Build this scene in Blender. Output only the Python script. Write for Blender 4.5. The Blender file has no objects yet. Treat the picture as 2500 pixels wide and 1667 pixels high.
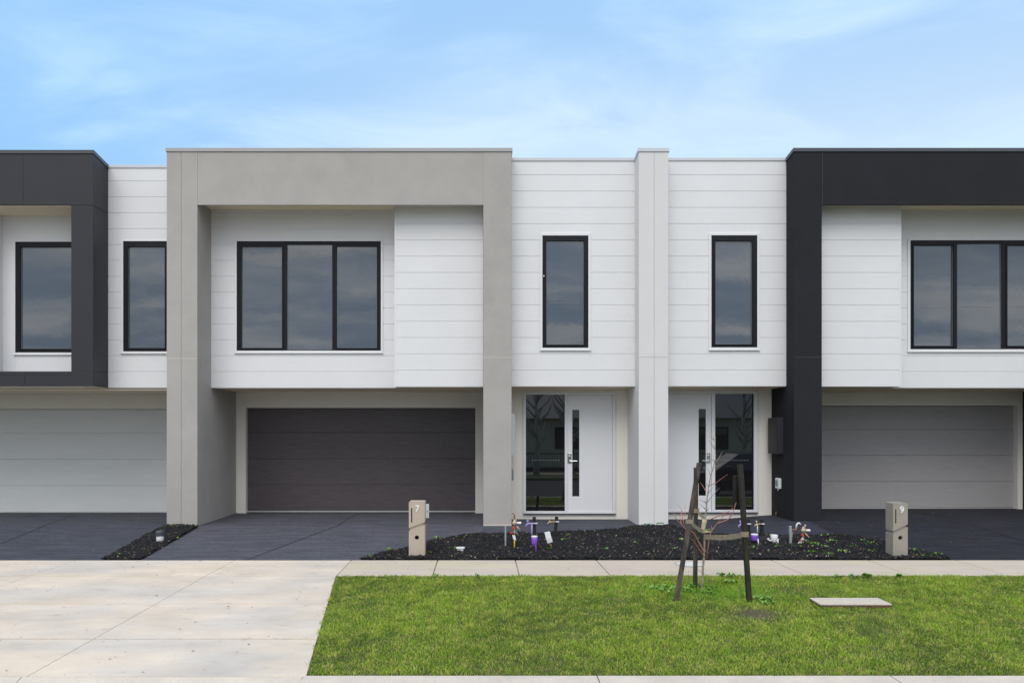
import bpy, math, random
import numpy as np
from mathutils import Vector, Matrix
random.seed(7); rng = np.random.default_rng(11)
C = bpy.context.scene.collection
S = bpy.context.scene

# ------------------------------------------------------------------ camera
H = 1.686            # eye height above the floor level of the houses
F = 1944.0           # focal length in photograph pixels (28 mm)
VX, VY = 1176.0, 1055.0
cam_d = bpy.data.cameras.new('camera'); cam = bpy.data.objects.new('camera', cam_d); C.objects.link(cam)
cam.location = (0, 0, H); cam.rotation_euler = (math.radians(90), 0, 0)
cam_d.sensor_width = 36; cam_d.lens = 28.0
cam_d.shift_x = (1250 - VX) / 2500; cam_d.shift_y = (VY - 833.5) / 2500
cam_d.clip_start = 0.1; cam_d.clip_end = 3000
S.camera = cam

# ------------------------------------------------------------------ world, sun, exposure
SUN_EL, SUN_ROT = math.radians(50), math.radians(194)      # high behind the camera
w = bpy.data.worlds.new('World'); S.world = w; w.use_nodes = True
nt = w.node_tree; nt.nodes.clear()
def N(t, **k):
    n = nt.nodes.new(t)
    for a, b in k.items(): setattr(n, a, b)
    return n
def L(a, b): nt.links.new(a, b)
def math_n(op, a, b=None, clamp=False):
    n = N('ShaderNodeMath', operation=op, use_clamp=clamp)
    for i, v in enumerate((a, b)):
        if v is None: continue
        if isinstance(v, (int, float)): n.inputs[i].default_value = v
        else: L(v, n.inputs[i])
    return n.outputs[0]
sky = N('ShaderNodeTexSky', sky_type='NISHITA', sun_disc=False, sun_elevation=SUN_EL, sun_rotation=SUN_ROT,
        air_density=1.0, dust_density=0.6, ozone_density=1.5)
bg1 = N('ShaderNodeBackground'); bg1.inputs[1].default_value = 0.15; L(sky.outputs[0], bg1.inputs[0])
tc = N('ShaderNodeTexCoord'); sp = N('ShaderNodeSeparateXYZ'); L(tc.outputs['Generated'], sp.inputs[0])
zz = math_n('ADD', math_n('MAXIMUM', sp.outputs[2], 0.0), 0.16)
cx = N('ShaderNodeCombineXYZ')
L(math_n('DIVIDE', sp.outputs[0], zz), cx.inputs[0]); L(math_n('DIVIDE', sp.outputs[1], zz), cx.inputs[1])
mp = N('ShaderNodeMapping'); mp.inputs['Location'].default_value = (12.9, 0.6, 2); mp.inputs['Rotation'].default_value = (0, 0, 0.5)
mp.inputs['Scale'].default_value = (0.8, 1.45, 1); L(cx.outputs[0], mp.inputs[0])
n1 = N('ShaderNodeTexNoise'); n1.inputs['Scale'].default_value = 1.9; n1.inputs['Detail'].default_value = 7
n1.inputs['Roughness'].default_value = 0.56; n1.inputs['Distortion'].default_value = 0.5; L(mp.outputs[0], n1.inputs[0])
r1 = N('ShaderNodeMapRange', interpolation_type='SMOOTHSTEP'); r1.inputs[1].default_value = 0.36; r1.inputs[2].default_value = 0.76
r1.inputs[3].default_value = 0.0; r1.inputs[4].default_value = 1.0; L(n1.outputs[0], r1.inputs[0])
# thicker veil towards the right and the horizon, full cloud in the half of the sky behind the camera
right = N('ShaderNodeMapRange', interpolation_type='SMOOTHSTEP'); L(sp.outputs[0], right.inputs[0])
right.inputs[1].default_value = -0.50; right.inputs[2].default_value = 0.10; right.inputs[3].default_value = 0.0; right.inputs[4].default_value = 0.30
back = N('ShaderNodeMapRange', interpolation_type='SMOOTHSTEP'); L(sp.outputs[1], back.inputs[0])
back.inputs[1].default_value = 0.45; back.inputs[2].default_value = -0.35; back.inputs[3].default_value = 0.0; back.inputs[4].default_value = 1.0
low = N('ShaderNodeMapRange', interpolation_type='SMOOTHSTEP'); L(sp.outputs[2], low.inputs[0])
low.inputs[1].default_value = 0.48; low.inputs[2].default_value = 0.30; low.inputs[3].default_value = 0.0; low.inputs[4].default_value = 0.9
fac = math_n('ADD', math_n('MULTIPLY', r1.outputs[0], 0.3), 0.80, True)
fac = math_n('MAXIMUM', fac, back.outputs[0], True)
cm = N('ShaderNodeMix', data_type='RGBA'); L(back.outputs[0], cm.inputs[0])
fr_ = N('ShaderNodeMix', data_type='RGBA')
wf = math_n('ADD', math_n('ADD', math_n('MULTIPLY', r1.outputs[0], 0.50), 0.03), math_n('ADD', math_n('MULTIPLY', right.outputs[0], 0.8), math_n('MULTIPLY', low.outputs[0], math_n('MULTIPLY', right.outputs[0], 2.6))), True); L(wf, fr_.inputs[0])
fr_.inputs[6].default_value = (0.35, 0.665, 1.08, 1); fr_.inputs[7].default_value = (0.66, 0.86, 1.08, 1); L(fr_.outputs[2], cm.inputs[6])
gr = N('ShaderNodeMix', data_type='RGBA'); L(r1.outputs[0], gr.inputs[0])
gr.inputs[6].default_value = (0.70, 0.83, 1.02, 1); gr.inputs[7].default_value = (1.72, 1.69, 1.66, 1)
zen = N('ShaderNodeMapRange'); L(sp.outputs[2], zen.inputs[0]); zen.inputs[1].default_value = 0.0; zen.inputs[2].default_value = 0.9
zen.inputs[3].default_value = 0.62; zen.inputs[4].default_value = 1.65
gs = N('ShaderNodeVectorMath', operation='SCALE'); L(gr.outputs[2], gs.inputs[0]); L(zen.outputs[0], gs.inputs['Scale'])
L(gs.outputs[0], cm.inputs[7])
bg2 = N('ShaderNodeBackground'); bg2.inputs[1].default_value = 1.0; L(cm.outputs[2], bg2.inputs[0])
mx = N('ShaderNodeMixShader'); L(fac, mx.inputs[0]); L(bg1.outputs[0], mx.inputs[1]); L(bg2.outputs[0], mx.inputs[2])
wo = N('ShaderNodeOutputWorld'); L(mx.outputs[0], wo.inputs[0])
sd = bpy.data.lights.new('sun', 'SUN'); so = bpy.data.objects.new('sun', sd); C.objects.link(so)
sd.energy = 1.5; sd.angle = math.radians(36); sd.color = (1.0, 0.94, 0.87)
dirv = Vector((math.cos(SUN_EL) * math.sin(SUN_ROT), math.cos(SUN_EL) * math.cos(SUN_ROT), math.sin(SUN_EL)))
so.rotation_euler = dirv.to_track_quat('Z', 'Y').to_euler(); so.location = (0, 0, 20)
S.view_settings.view_transform = 'Standard'; S.view_settings.look = 'None'
S.view_settings.exposure = 0.0; S.view_settings.gamma = 1.0; S.view_settings.use_curve_mapping = False

# ------------------------------------------------------------------ helpers: space
YC, YF, YR, YP, YG = 14.32, 14.68, 15.04, 15.42, 16.58     # columns, front cladding, recessed cladding, porch wall, garage wall
def wx(px, Y): return (px - VX) * Y / F
def wz(py, Y): return H + (VY - py) * Y / F
def sm(t): t = min(1, max(0, t)); return t * t * (3 - 2 * t)
ZP = [(-200, -.46), (6.0, -.335), (6.53, -.314), (10.41, -.194), (11.53, -.17), (14.32, 0.0), (40, 0.0)]
def zg(x, y):
    for (a, za), (b, zb) in zip(ZP, ZP[1:]):
        if y <= b:
            if a == -200: return -.335
            z = za + (zb - za) * (y - a) / (b - a); break
    else: z = 0.0
    return z + .085 * sm((x - 4.4) / 1.4) * sm((y - 11.6) / 3.0)
def G(px, py):                                   # where a photographed ground point lies
    Y = 12.0
    for _ in range(60):
        z = zg(wx(px, Y), Y)
        Yn = (H - z) * F / (py - VY)
        Y = .5 * Y + .5 * min(Yn, 16.6)
    return Vector((wx(px, Y), Y, zg(wx(px, Y), Y)))

# ------------------------------------------------------------------ helpers: meshes
class MB:
    def __init__(s): s.v = []; s.f = []
    def box(s, x0, x1, y0, y1, z0, z1):
        if x0 > x1: x0, x1 = x1, x0
        b = len(s.v)
        s.v += [(x0,y0,z0),(x1,y0,z0),(x1,y1,z0),(x0,y1,z0),(x0,y0,z1),(x1,y0,z1),(x1,y1,z1),(x0,y1,z1)]
        s.f += [tuple(b+i for i in q) for q in ((0,3,2,1),(4,5,6,7),(0,1,5,4),(1,2,6,5),(2,3,7,6),(3,0,4,7))]
        return s
    def hexa(s, lo, hi):                          # 4 lower and 4 upper corners
        b = len(s.v); s.v += [tuple(p) for p in lo] + [tuple(p) for p in hi]
        s.f += [tuple(b+i for i in q) for q in ((0,3,2,1),(4,5,6,7),(0,1,5,4),(1,2,6,5),(2,3,7,6),(3,0,4,7))]
        return s
    def prism(s, poly, y0, y1):                   # polygon in x,z extruded along y
        b = len(s.v); n = len(poly)
        s.v += [(x, y0, z) for x, z in poly] + [(x, y1, z) for x, z in poly]
        s.f.append(tuple(b+i for i in range(n))); s.f.append(tuple(b+n+i for i in reversed(range(n))))
        for i in range(n): j = (i+1) % n; s.f.append((b+i, b+n+i, b+n+j, b+j))
        return s
    def prismx(s, poly, x0, x1):                  # polygon in y,z extruded along x
        b = len(s.v); n = len(poly)
        s.v += [(x0, y, z) for y, z in poly] + [(x1, y, z) for y, z in poly]
        s.f.append(tuple(b+i for i in reversed(range(n)))); s.f.append(tuple(b+n+i for i in range(n)))
        for i in range(n): j = (i+1) % n; s.f.append((b+i, b+j, b+n+j, b+n+i))
        return s
    def tube(s, pts, r, n=8, cap=True, sq=False, rot=0.0):
        pts = [Vector(p) for p in pts]; m = len(pts)
        rs = list(r) if hasattr(r, '__len__') else [r]*m
        b = len(s.v)
        t0 = (pts[1]-pts[0]).normalized()
        up = Vector((0,1,0)) if abs(t0.y) < .9 else Vector((1,0,0))
        u = t0.cross(up).normalized()
        for i, p in enumerate(pts):
            t = (pts[min(i+1,m-1)] - pts[max(i-1,0)]).normalized()
            u = (u - t*u.dot(t)).normalized(); v = t.cross(u)
            for k in range(n):
                a = 2*math.pi*k/n + rot
                s.v.append(tuple(p + (u*math.cos(a) + v*math.sin(a))*rs[i]))
        for i in range(m-1):
            for k in range(n):
                k2 = (k+1) % n
                s.f.append((b+i*n+k, b+i*n+k2, b+(i+1)*n+k2, b+(i+1)*n+k))
        if cap:
            s.f.append(tuple(b+k for k in reversed(range(n)))); s.f.append(tuple(b+(m-1)*n+k for k in range(n)))
        return s
    def lathe(s, c, prof, n=16, ax='z'):          # (radius, height) profile
        c = Vector(c); d = {'z': Vector((0,0,1)), 'y': Vector((0,1,0)), 'x': Vector((1,0,0))}[ax]
        u = {'z': Vector((1,0,0)), 'y': Vector((1,0,0)), 'x': Vector((0,1,0))}[ax]; v = d.cross(u)
        b = len(s.v); m = len(prof)
        for r, h in prof:
            for k in range(n):
                a = 2*math.pi*k/n; s.v.append(tuple(c + d*h + (u*math.cos(a)+v*math.sin(a))*r))
        for i in range(m-1):
            for k in range(n):
                k2=(k+1)%n; s.f.append((b+i*n+k, b+i*n+k2, b+(i+1)*n+k2, b+(i+1)*n+k))
        s.f.append(tuple(b+k for k in reversed(range(n)))); s.f.append(tuple(b+(m-1)*n+k for k in range(n)))
        return s
    def quad(s, *p):
        b = len(s.v); s.v += [tuple(q) for q in p]; s.f.append(tuple(range(b, b+len(p)))); return s
    def xf(s, M):
        s.v = [tuple(M @ Vector(p)) for p in s.v]; return s
ORG = {}
def empty(name, loc, label, cat, group=None):
    o = bpy.data.objects.new(name, None); C.objects.link(o); o.location = loc; o.empty_display_size = .2
    ORG[o.name] = Vector(loc); tag(o, label, cat, group); return o
def tag(o, label=None, cat=None, group=None, kind=None):
    if label: o['label'] = label
    if cat: o['category'] = cat
    if group: o['group'] = group
    if kind: o['kind'] = kind
    return o
def obj(name, mb, mat, parent=None, loc=None, smooth=False, bevel=0):
    if loc is None and parent is None: loc = (0, 0, 0)
    o0 = ORG[parent.name] if parent is not None else Vector(loc)
    me = bpy.data.meshes.new(name)
    me.from_pydata([(x-o0.x, y-o0.y, z-o0.z) for x, y, z in mb.v], [], mb.f)
    me.materials.append(mat)
    if smooth:
        me.polygons.foreach_set('use_smooth', [True]*len(me.polygons))
    me.update()
    o = bpy.data.objects.new(name, me); C.objects.link(o)
    if parent is not None: o.parent = parent
    else: o.location = o0
    ORG[o.name] = o0
    if bevel:
        m = o.modifiers.new('bevel', 'BEVEL'); m.width = bevel; m.segments = 2; m.limit_method = 'ANGLE'
    return o
def addto(o, mb, m2, o0):
    me = o.data; nv = len(me.vertices); vs = [tuple(v.co) for v in me.vertices]; fs = [tuple(p.vertices) for p in me.polygons]; nf = len(fs)
    vs += [(x-o0.x, y-o0.y, z-o0.z) for x, y, z in mb.v]; fs += [tuple(i+nv for i in f) for f in mb.f]
    m1 = me.materials[0]; new = bpy.data.meshes.new(me.name); new.from_pydata(vs, [], fs); new.materials.append(m1); new.materials.append(m2)
    for p in new.polygons:
        if p.index >= nf: p.material_index = 1
    o.data = new
def struct(name, mb, mat, bevel=0): return tag(obj(name, mb, mat, bevel=bevel), kind='structure')

# ------------------------------------------------------------------ helpers: materials
def mat(name, col, rough=.7, var=.0, vscale=3.0, bump=0.0, bscale=60.0, spec=.5, metal=0.0, stretch=(1,1,1), tint=None, fine=0.0, fscale=150.0, rvar=0.0, bdist=.004, stain=0.0, ior=None, coat=0.0):
    m = bpy.data.materials.new(name); m.use_nodes = True; t = m.node_tree; n = t.nodes; l = t.links
    p = n['Principled BSDF']; p.inputs['Roughness'].default_value = rough; p.inputs['Metallic'].default_value = metal
    p.inputs['Specular IOR Level'].default_value = spec
    if ior: p.inputs['IOR'].default_value = ior
    if coat: p.inputs['Coat Weight'].default_value = coat
    c = (*col, 1); p.inputs['Base Color'].default_value = c
    g = n.new('ShaderNodeNewGeometry'); mp = n.new('ShaderNodeMapping'); mp.inputs['Scale'].default_value = stretch
    l.new(g.outputs['Position'], mp.inputs[0])
    last = None
    def noise(scale, detail=5, rough_=.6):
        q = n.new('ShaderNodeTexNoise'); q.inputs['Scale'].default_value = scale; q.inputs['Detail'].default_value = detail
        q.inputs['Roughness'].default_value = rough_; l.new(mp.outputs[0], q.inputs[0]); return q
    def mul(prev, fac_out, lo, hi):
        mr = n.new('ShaderNodeMapRange'); mr.inputs[1].default_value = .3; mr.inputs[2].default_value = .7
        mr.inputs[3].default_value = lo; mr.inputs[4].default_value = hi; l.new(fac_out, mr.inputs[0])
        vm = n.new('ShaderNodeVectorMath'); vm.operation = 'SCALE'; l.new(mr.outputs[0], vm.inputs['Scale'])
        if prev is None: vm.inputs[0].default_value = col
        else: l.new(prev, vm.inputs[0])
        return vm.outputs[0]
    if tint:
        q = noise(vscale*.6, 4); mr = n.new('ShaderNodeMapRange'); mr.inputs[1].default_value=.38; mr.inputs[2].default_value=.62; l.new(q.outputs[0], mr.inputs[0])
        mi = n.new('ShaderNodeMix'); mi.data_type='RGBA'; l.new(mr.outputs[0], mi.inputs[0]); mi.inputs[6].default_value = c; mi.inputs[7].default_value = (*tint,1); last = mi.outputs[2]
    if var: last = mul(last, noise(vscale).outputs[0], 1-var, 1+var)
    if stain:
        q = noise(vscale*3.1, 8, .7); mr = n.new('ShaderNodeMapRange'); mr.inputs[1].default_value=.58; mr.inputs[2].default_value=.72; mr.inputs[3].default_value=1; mr.inputs[4].default_value=1-stain
        l.new(q.outputs[0], mr.inputs[0]); vm=n.new('ShaderNodeVectorMath'); vm.operation='SCALE'; l.new(mr.outputs[0], vm.inputs['Scale'])
        if last is None: vm.inputs[0].default_value = col
        else: l.new(last, vm.inputs[0])
        last = vm.outputs[0]
    if fine: last = mul(last, noise(fscale, 3).outputs[0], 1-fine, 1+fine)
    if last is not None: l.new(last, p.inputs['Base Color'])
    if rvar:
        mr = n.new('ShaderNodeMapRange'); mr.inputs[1].default_value=.3; mr.inputs[2].default_value=.7; mr.inputs[3].default_value=rough-rvar; mr.inputs[4].default_value=rough+rvar
        l.new(noise(vscale*1.7).outputs[0], mr.inputs[0]); l.new(mr.outputs[0], p.inputs['Roughness'])
    if bump:
        b = n.new('ShaderNodeBump'); b.inputs['Strength'].default_value = bump; b.inputs['Distance'].default_value = bdist
        l.new(noise(bscale, 4).outputs[0], b.inputs['Height']); l.new(b.outputs[0], p.inputs['Normal'])
    return m
M = {}
M['clad'] = mat('white_board', (.715,.712,.715), .5, var=.025, vscale=1.3, fine=.012, fscale=40)
M['offwhite'] = mat('offwhite_wall', (.80,.76,.69), .75, var=.025, vscale=1.5, bump=.25, bscale=180, bdist=.002)
M['soffit'] = mat('soffit', (.88,.77,.60), .85, var=.02)
M['trim'] = mat('white_trim', (.725,.725,.73), .4)
M['beige'] = mat('grey_render', (.385,.362,.338), .9, stain=.035, var=.06, vscale=2.2, bump=.5, bscale=160, bdist=.003, fine=.03, fscale=90)
M['pillar'] = mat('pale_render', (.655,.64,.625), .85, var=.02, vscale=2, bump=.4, bscale=160, bdist=.003)
M['black'] = mat('charcoal_render', (.0185,.0182,.0225), .85, spec=.25, var=.1, vscale=2, bump=.4, bscale=150, bdist=.003)
M['charpanel'] = mat('charcoal_panel', (.028,.0275,.033), .5, spec=.35, var=.05, vscale=1.0)
M['capb'] = mat('grey_capping', (.36,.355,.35), .35, metal=.0)
M['capw'] = mat('pale_capping', (.56,.58,.61), .35)
M['capd'] = mat('dark_capping', (.06,.065,.078), .35)
M['joint'] = mat('joint_line', (.20,.19,.175), .9)
M['jointl'] = mat('pale_joint', (.58,.52,.44), .9)
M['jointk'] = mat('dark_joint', (.012,.012,.014), .9)
M['frame'] = mat('black_frame', (.005,.006,.010), .45, spec=.25)
M['glass'] = mat('window_glass', (.036,.053,.074), .02, ior=2.05, bump=.06, bscale=1.1, bdist=.02, spec=.5)
M['glassd'] = mat('door_glass', (.010,.010,.011), .015, ior=1.9)
M['dot'] = mat('glass_dots', (.25,.26,.27), .7)
M['gbrown'] = mat('brown_garage', (.080,.065,.070), .45, var=.20, vscale=3, stretch=(1,1,16), bump=.35, bscale=14, bdist=.002, fine=.14, fscale=9)
M['gpale'] = mat('pale_garage', (.66,.675,.66), .5, var=.03, vscale=1.2, stretch=(1,1,8), fine=.02, fscale=12)
M['ggrey'] = mat('grey_garage', (.36,.345,.345), .55, var=.05, vscale=3, stretch=(1,1,12), fine=.05, fscale=12)
M['alu'] = mat('aluminium', (.7,.7,.68), .35, metal=.6)
M['door'] = mat('door_paint', (.72,.725,.74), .4, var=.01)
M['chrome'] = mat('chrome', (.75,.74,.72), .15, metal=1.0)
M['brass'] = mat('brass', (.55,.42,.22), .35, metal=.8, var=.2, vscale=40)
M['bronze'] = mat('tan_metal', (.50,.38,.26), .45, metal=.3, var=.2, vscale=40)
M['copper'] = mat('copper', (.30,.17,.08), .4, metal=.7)
M['white'] = mat('white_plastic', (.75,.76,.76), .4, var=.05, vscale=30)
M['blackp'] = mat('black_plastic', (.012,.012,.013), .5)
M['purple'] = mat('purple_plastic', (.25,.10,.62), .4, var=.1, vscale=30)
M['lilac'] = mat('lilac_plastic', (.42,.32,.72), .4)
M['yellow'] = mat('yellow_paint', (.75,.50,.02), .45)
M['red'] = mat('red_plastic', (.62,.03,.02), .4)
M['galv'] = mat('galvanised', (.42,.46,.47), .4, metal=.5, var=.2, vscale=30)
M['greenp'] = mat('green_plastic', (.05,.17,.07), .5, var=.2, vscale=20)
M['meterw'] = mat('white_metal', (.60,.61,.62), .45)
M['greybox'] = mat('grey_box', (.22,.25,.25), .5)
M['mail7'] = mat('tan_letterbox', (.42,.36,.29), .75, var=.05, vscale=6, bump=.3, bscale=150, bdist=.002)
M['mail9'] = mat('taupe_letterbox', (.29,.265,.225), .75, var=.06, vscale=6, bump=.3, bscale=150, bdist=.002)
M['drive'] = mat('charcoal_concrete', (.036,.037,.050), .68, spec=.35, var=.28, vscale=1.6, stretch=(1,5,1), fine=.35, fscale=16, bump=.6, bscale=45, bdist=.004, rvar=.12, tint=(.044,.038,.050))
def drv_mat(nm, c, t): return mat(nm, c, .75, spec=.12, var=.25, vscale=1.6, stretch=(1,5,1), fine=.35, fscale=16, bump=.6, bscale=45, bdist=.004, rvar=.1, tint=t)
M['drive5'] = drv_mat('blue_grey_concrete', (.060,.065,.082), (.066,.067,.080))
M['drive7'] = drv_mat('purple_grey_concrete', (.088,.084,.104), (.078,.083,.095))
M['drive9'] = drv_mat('dark_blue_concrete', (.024,.026,.034), (.028,.027,.033))
M['porch7'] = drv_mat('porch_concrete', (.060,.066,.085), (.07,.07,.085))
M['porch9'] = drv_mat('porch_concrete', (.036,.040,.056), (.045,.044,.055))
M['path'] = mat('footpath_concrete', (.50,.435,.325), .9, spec=.2, var=.07, vscale=1.6, stretch=(1,2.2,1), fine=.05, fscale=60, bump=.4, bscale=90, bdist=.002, tint=(.50,.42,.36), stain=.12)
M['cross'] = mat('crossover_concrete', (.64,.53,.415), .9, spec=.2, var=.12, vscale=1.1, stretch=(1,1.8,1), fine=.05, fscale=50, bump=.4, bscale=90, bdist=.002, tint=(.55,.485,.42), stain=.24)
M['kerb'] = mat('kerb_concrete', (.56,.485,.40), .9, var=.1, vscale=3, fine=.08, fscale=80, bump=.5, bscale=80, stain=.2)
M['crack'] = mat('joint_dirt', (.22,.18,.14), .95, var=.9, vscale=5)
M['asphalt'] = mat('asphalt', (.05,.05,.052), .9, var=.15, vscale=2, fine=.3, fscale=120, bump=.6, bscale=120)
M['earth'] = mat('earth', (.06,.065,.018), .95, var=.4, vscale=6, fine=.3, fscale=80, tint=(.085,.062,.035))
M['soil'] = mat('dark_soil', (.012,.011,.011), .95, var=.3, vscale=8)
M['outland'] = mat('outland', (.09,.12,.04), .95, var=.3, vscale=.5)
M['stake'] = mat('weathered_hardwood', (.016,.013,.012), .85, var=.5, vscale=4, stretch=(5,5,1), fine=.4, fscale=14, bump=.7, bscale=25, tint=(.022,.022,.010))
M['stakel'] = mat('grey_hardwood', (.085,.068,.055), .85, var=.35, vscale=4, stretch=(5,5,1), fine=.4, fscale=14, bump=.7, bscale=25, tint=(.018,.015,.013))
M['hess'] = mat('hessian', (.27,.225,.165), .95, var=.2, vscale=20, bump=.8, bscale=250)
M['hessl'] = mat('pale_hessian', (.55,.45,.30), .95, var=.3, vscale=30, bump=.8, bscale=250)
M['bark'] = mat('sapling_bark', (.27,.245,.21), .8, var=.3, vscale=30, tint=(.33,.25,.19))
M['twig'] = mat('red_twig', (.46,.20,.16), .7, var=.3, vscale=30)
M['twigd'] = mat('dark_twig', (.22,.165,.14), .7, var=.3, vscale=30)
M['ply'] = mat('weathered_board', (.52,.45,.37), .85, var=.15, vscale=5, stretch=(1,6,1), fine=.15, fscale=20, stain=.3)
M['plyedge'] = mat('board_edge', (.10,.055,.035), .9, var=.3, vscale=10)
M['covl'] = mat('pale_cover', (.55,.54,.50), .8, var=.1, vscale=10)
M['leaf'] = mat('weed_leaf', (.09,.26,.03), .5, var=.3, vscale=9, tint=(.22,.36,.06))
def attr_mat(name, rough, trans=0.0):
    m = bpy.data.materials.new(name); m.use_nodes = True; t = m.node_tree; p = t.nodes['Principled BSDF']
    a = t.nodes.new('ShaderNodeVertexColor'); a.layer_name = 'Col'; t.links.new(a.outputs[0], p.inputs['Base Color'])
    p.inputs['Roughness'].default_value = rough; p.inputs['Specular IOR Level'].default_value = .3
    if trans:
        tr = t.nodes.new('ShaderNodeBsdfTranslucent'); t.links.new(a.outputs[0], tr.inputs[0])
        mxx = t.nodes.new('ShaderNodeMixShader'); mxx.inputs[0].default_value = trans
        t.links.new(p.outputs[0], mxx.inputs[1]); t.links.new(tr.outputs[0], mxx.inputs[2])
        t.links.new(mxx.outputs[0], t.nodes['Material Output'].inputs[0])
    return m
M['blade'] = attr_mat('grass_blade', .55, .3)
M['chip'] = attr_mat('bark_chip', .8)

# ------------------------------------------------------------------ the ground
def sheet(xa, xb, ya, yb, off, nx=24, ny=24, fn=None):
    m = MB()
    for j in range(ny+1):
        for i in range(nx+1):
            x = xa+(xb-xa)*i/nx; y = ya+(yb-ya)*j/ny
            m.v.append((x, y, (fn or zg)(x, y)+off))
    for j in range(ny):
        for i in range(nx):
            a = j*(nx+1)+i; m.f.append((a, a+1, a+nx+2, a+nx+1))
    return m
def gpoly(poly, off, n=1):                        # ground polygon (world x,y) draped on the slope, subdivided edges, thin top sheet
    m = MB(); pts = []
    for (a, b) in zip(poly, poly[1:]+poly[:1]):
        for k in range(n):
            t = k/n; x = a[0]+(b[0]-a[0])*t; y = a[1]+(b[1]-a[1])*t; pts.append((x, y, zg(x, y)+off))
    m.v = pts; m.f = [tuple(range(len(pts)))]; return m
PB, PF = 11.53, 10.41                              # back and front edge of the footpath
KB = 6.53                                          # back of kerb
gm = MB()
g1 = sheet(-600, 600, KB-.02, 600, -.05, 60, 60)
struct('ground', sheet(-18, 22, 6.4, 30, -.05, 80, 60), M['outland'])
far = MB(); far.quad((-900,6.4,-.55),(900,6.4,-.55),(900,900,-.55),(-900,900,-.55)).quad((-900,-900,-.6),(900,-900,-.6),(900,6.4,-.6),(-900,6.4,-.6))
struct('terrain', far, M['outland'])
struct('road', MB().box(-60, 60, -4.6, 5.62, -.56, -.455), M['asphalt'])
gut = MB().prismx([(5.62,-.458),(6.05,-.475),(6.05,-.53),(5.62,-.53)], -60, 60)
struct('gutter', gut, M['kerb'])
# dark driveways and porch slabs
def drive(name, x0, x1, y1, off=0.0, m='drive'):
    d = sheet(x0, x1, PB+.012, y1, off, 30, 30); return struct(name, d, M[m])
XA = wx(372, 13.0)
drv = [('driveway', -14, wx(445, YC), YG+.3, .004, 'drive5'), ('driveway', wx(445, YC)+.0, wx(1180, YC), YG+.3, .004, 'drive7'),
       ('porch_slab', wx(1180, YC)+.006, wx(1595, YC), YP+.02, .006, 'porch7'), ('porch_slab', wx(1595, YC)+.006, wx(1972, YC), YP+.02, .006, 'porch9'),
       ('driveway', wx(1972, YC)+.006, 14, YG+.3, .004, 'drive9')]
dr = [drive(*a) for a in drv]
def cut(pxs, parent, width=.014, off=.009, m=None, name='saw_cut'):
    pts = [G(*p) for p in pxs]; b = MB()
    sub = []
    for a, c in zip(pts, pts[1:]):
        for k in range(6): sub.append(a.lerp(c, k/6))
    sub.append(pts[-1])
    for a, c in zip(sub, sub[1:]):
        d = (c-a); d.z = 0; nn = Vector((-d.y, d.x, 0)).normalized()*width/2
        q = [a-nn, c-nn, c+nn, a+nn]
        b.quad(*[(p.x, p.y, zg(p.x, p.y)+off) for p in q])
    return obj(name, b, m or M['jointk'], parent)
cut([(-60,1351),(0,1328),(90,1292),(157,1266),(180,1257)], dr[0])
cut([(600,1368),(700,1330),(826,1283),(850,1266),(875,1254)], dr[1])
cut([(2233,1247),(2424,1299),(2560,1337)], dr[4], .018)
cut([(2010,1287),(2050,1302),(2110,1325)], dr[4], .012)
# footpath bays, each a slab with a real gap
def slab(m, q, t=.10, gap=.006, off=.0, gy=None):
    gy = gap if gy is None else gy
    c = Vector((sum(p[0] for p in q)/4, sum(p[1] for p in q)/4))
    r = []
    for p in q:
        dx = gap if p[0] < c.x else -gap; dy = gy if p[1] < c.y else -gy
        x, y = p[0]+dx, p[1]+dy; r.append((x, y, zg(x, y)+off))
    m.hexa([(x, y, z-t) for x, y, z in r], r)
fp = MB()
jb = [(858,821),(1068.7,1056),(1258.1,1268),(1455.6,1491),(1668,1728),(1883,1967),(2119,2225)]
xs = [(wx(a, PB), wx(b, PF)) for a, b in jb]
for k in range(7): xs.append((xs[-1][0]+1.27, xs[-1][1]+1.27))
for (a, b), (c, d) in zip(xs, xs[1:]):
    slab(fp, [(b, PF), (d, PF), (c, PB), (a, PB)], off=.008)
path = struct('footpath', fp, M['path'], bevel=.006)
struct('footpath_bed', sheet(-14, 14, PF, PB, -.012, 60, 4), M['crack'])
cr = MB()
ys = [KB-.03, G(400,1560).y, G(400,1474).y, PF, PB]
lawn_l = lambda y: wx(821, PF) + (wx(748, KB) - wx(821, PF))*(PF-y)/(PF-KB)
def xl1(y): a, b = G(567,1371.6), G(58.5,1657); return a.x+(b.x-a.x)*(a.y-y)/(a.y-b.y)
def xl2(y): return xl1(y)-2.3
for ya, yb in zip(ys, ys[1:]):
    e0 = lawn_l(ya); e1 = lawn_l(yb) if yb <= PF else xs[0][0]
    edges = [(-12,-12),(xl2(ya)-2.6,xl2(yb)-2.6),(xl2(ya),xl2(yb)),(xl1(ya),xl1(yb)),(e0,e1)]
    for (a,b),(c,d) in zip(edges, edges[1:]):
        slab(cr, [(a,ya),(c,ya),(d,yb),(b,yb)], gap=.0032, gy=.015, off=.008)
struct('crossover', cr, M['cross'], bevel=.005)
struct('crossover_bed', gpoly([(-12,KB-.03),(lawn_l(KB),KB-.03),(lawn_l(PF),PF),(-12,PF)], .0, 12), M['crack'])
kb = MB()
kx = [-12, -7, wx(60,KB), wx(742,KB)]
for a, c in zip(kx, kx[1:]):                      # layback kerb across the driveway
    kb.prismx([(5.95,-.45),(KB-.038,zg(0,KB)+.008),(KB-.038,-.5),(5.95,-.5)], a+.004, c-.004)
k0 = wx(742, KB)
while k0 < 14:
    k1 = k0+2.4
    kb.prismx([(6.0,-.47),(6.06,-.335),(6.10,-.312),(KB-.012,-.303),(KB-.012,-.5),(6.0,-.5)], k0+.005, k1-.005); k0 = k1
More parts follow.
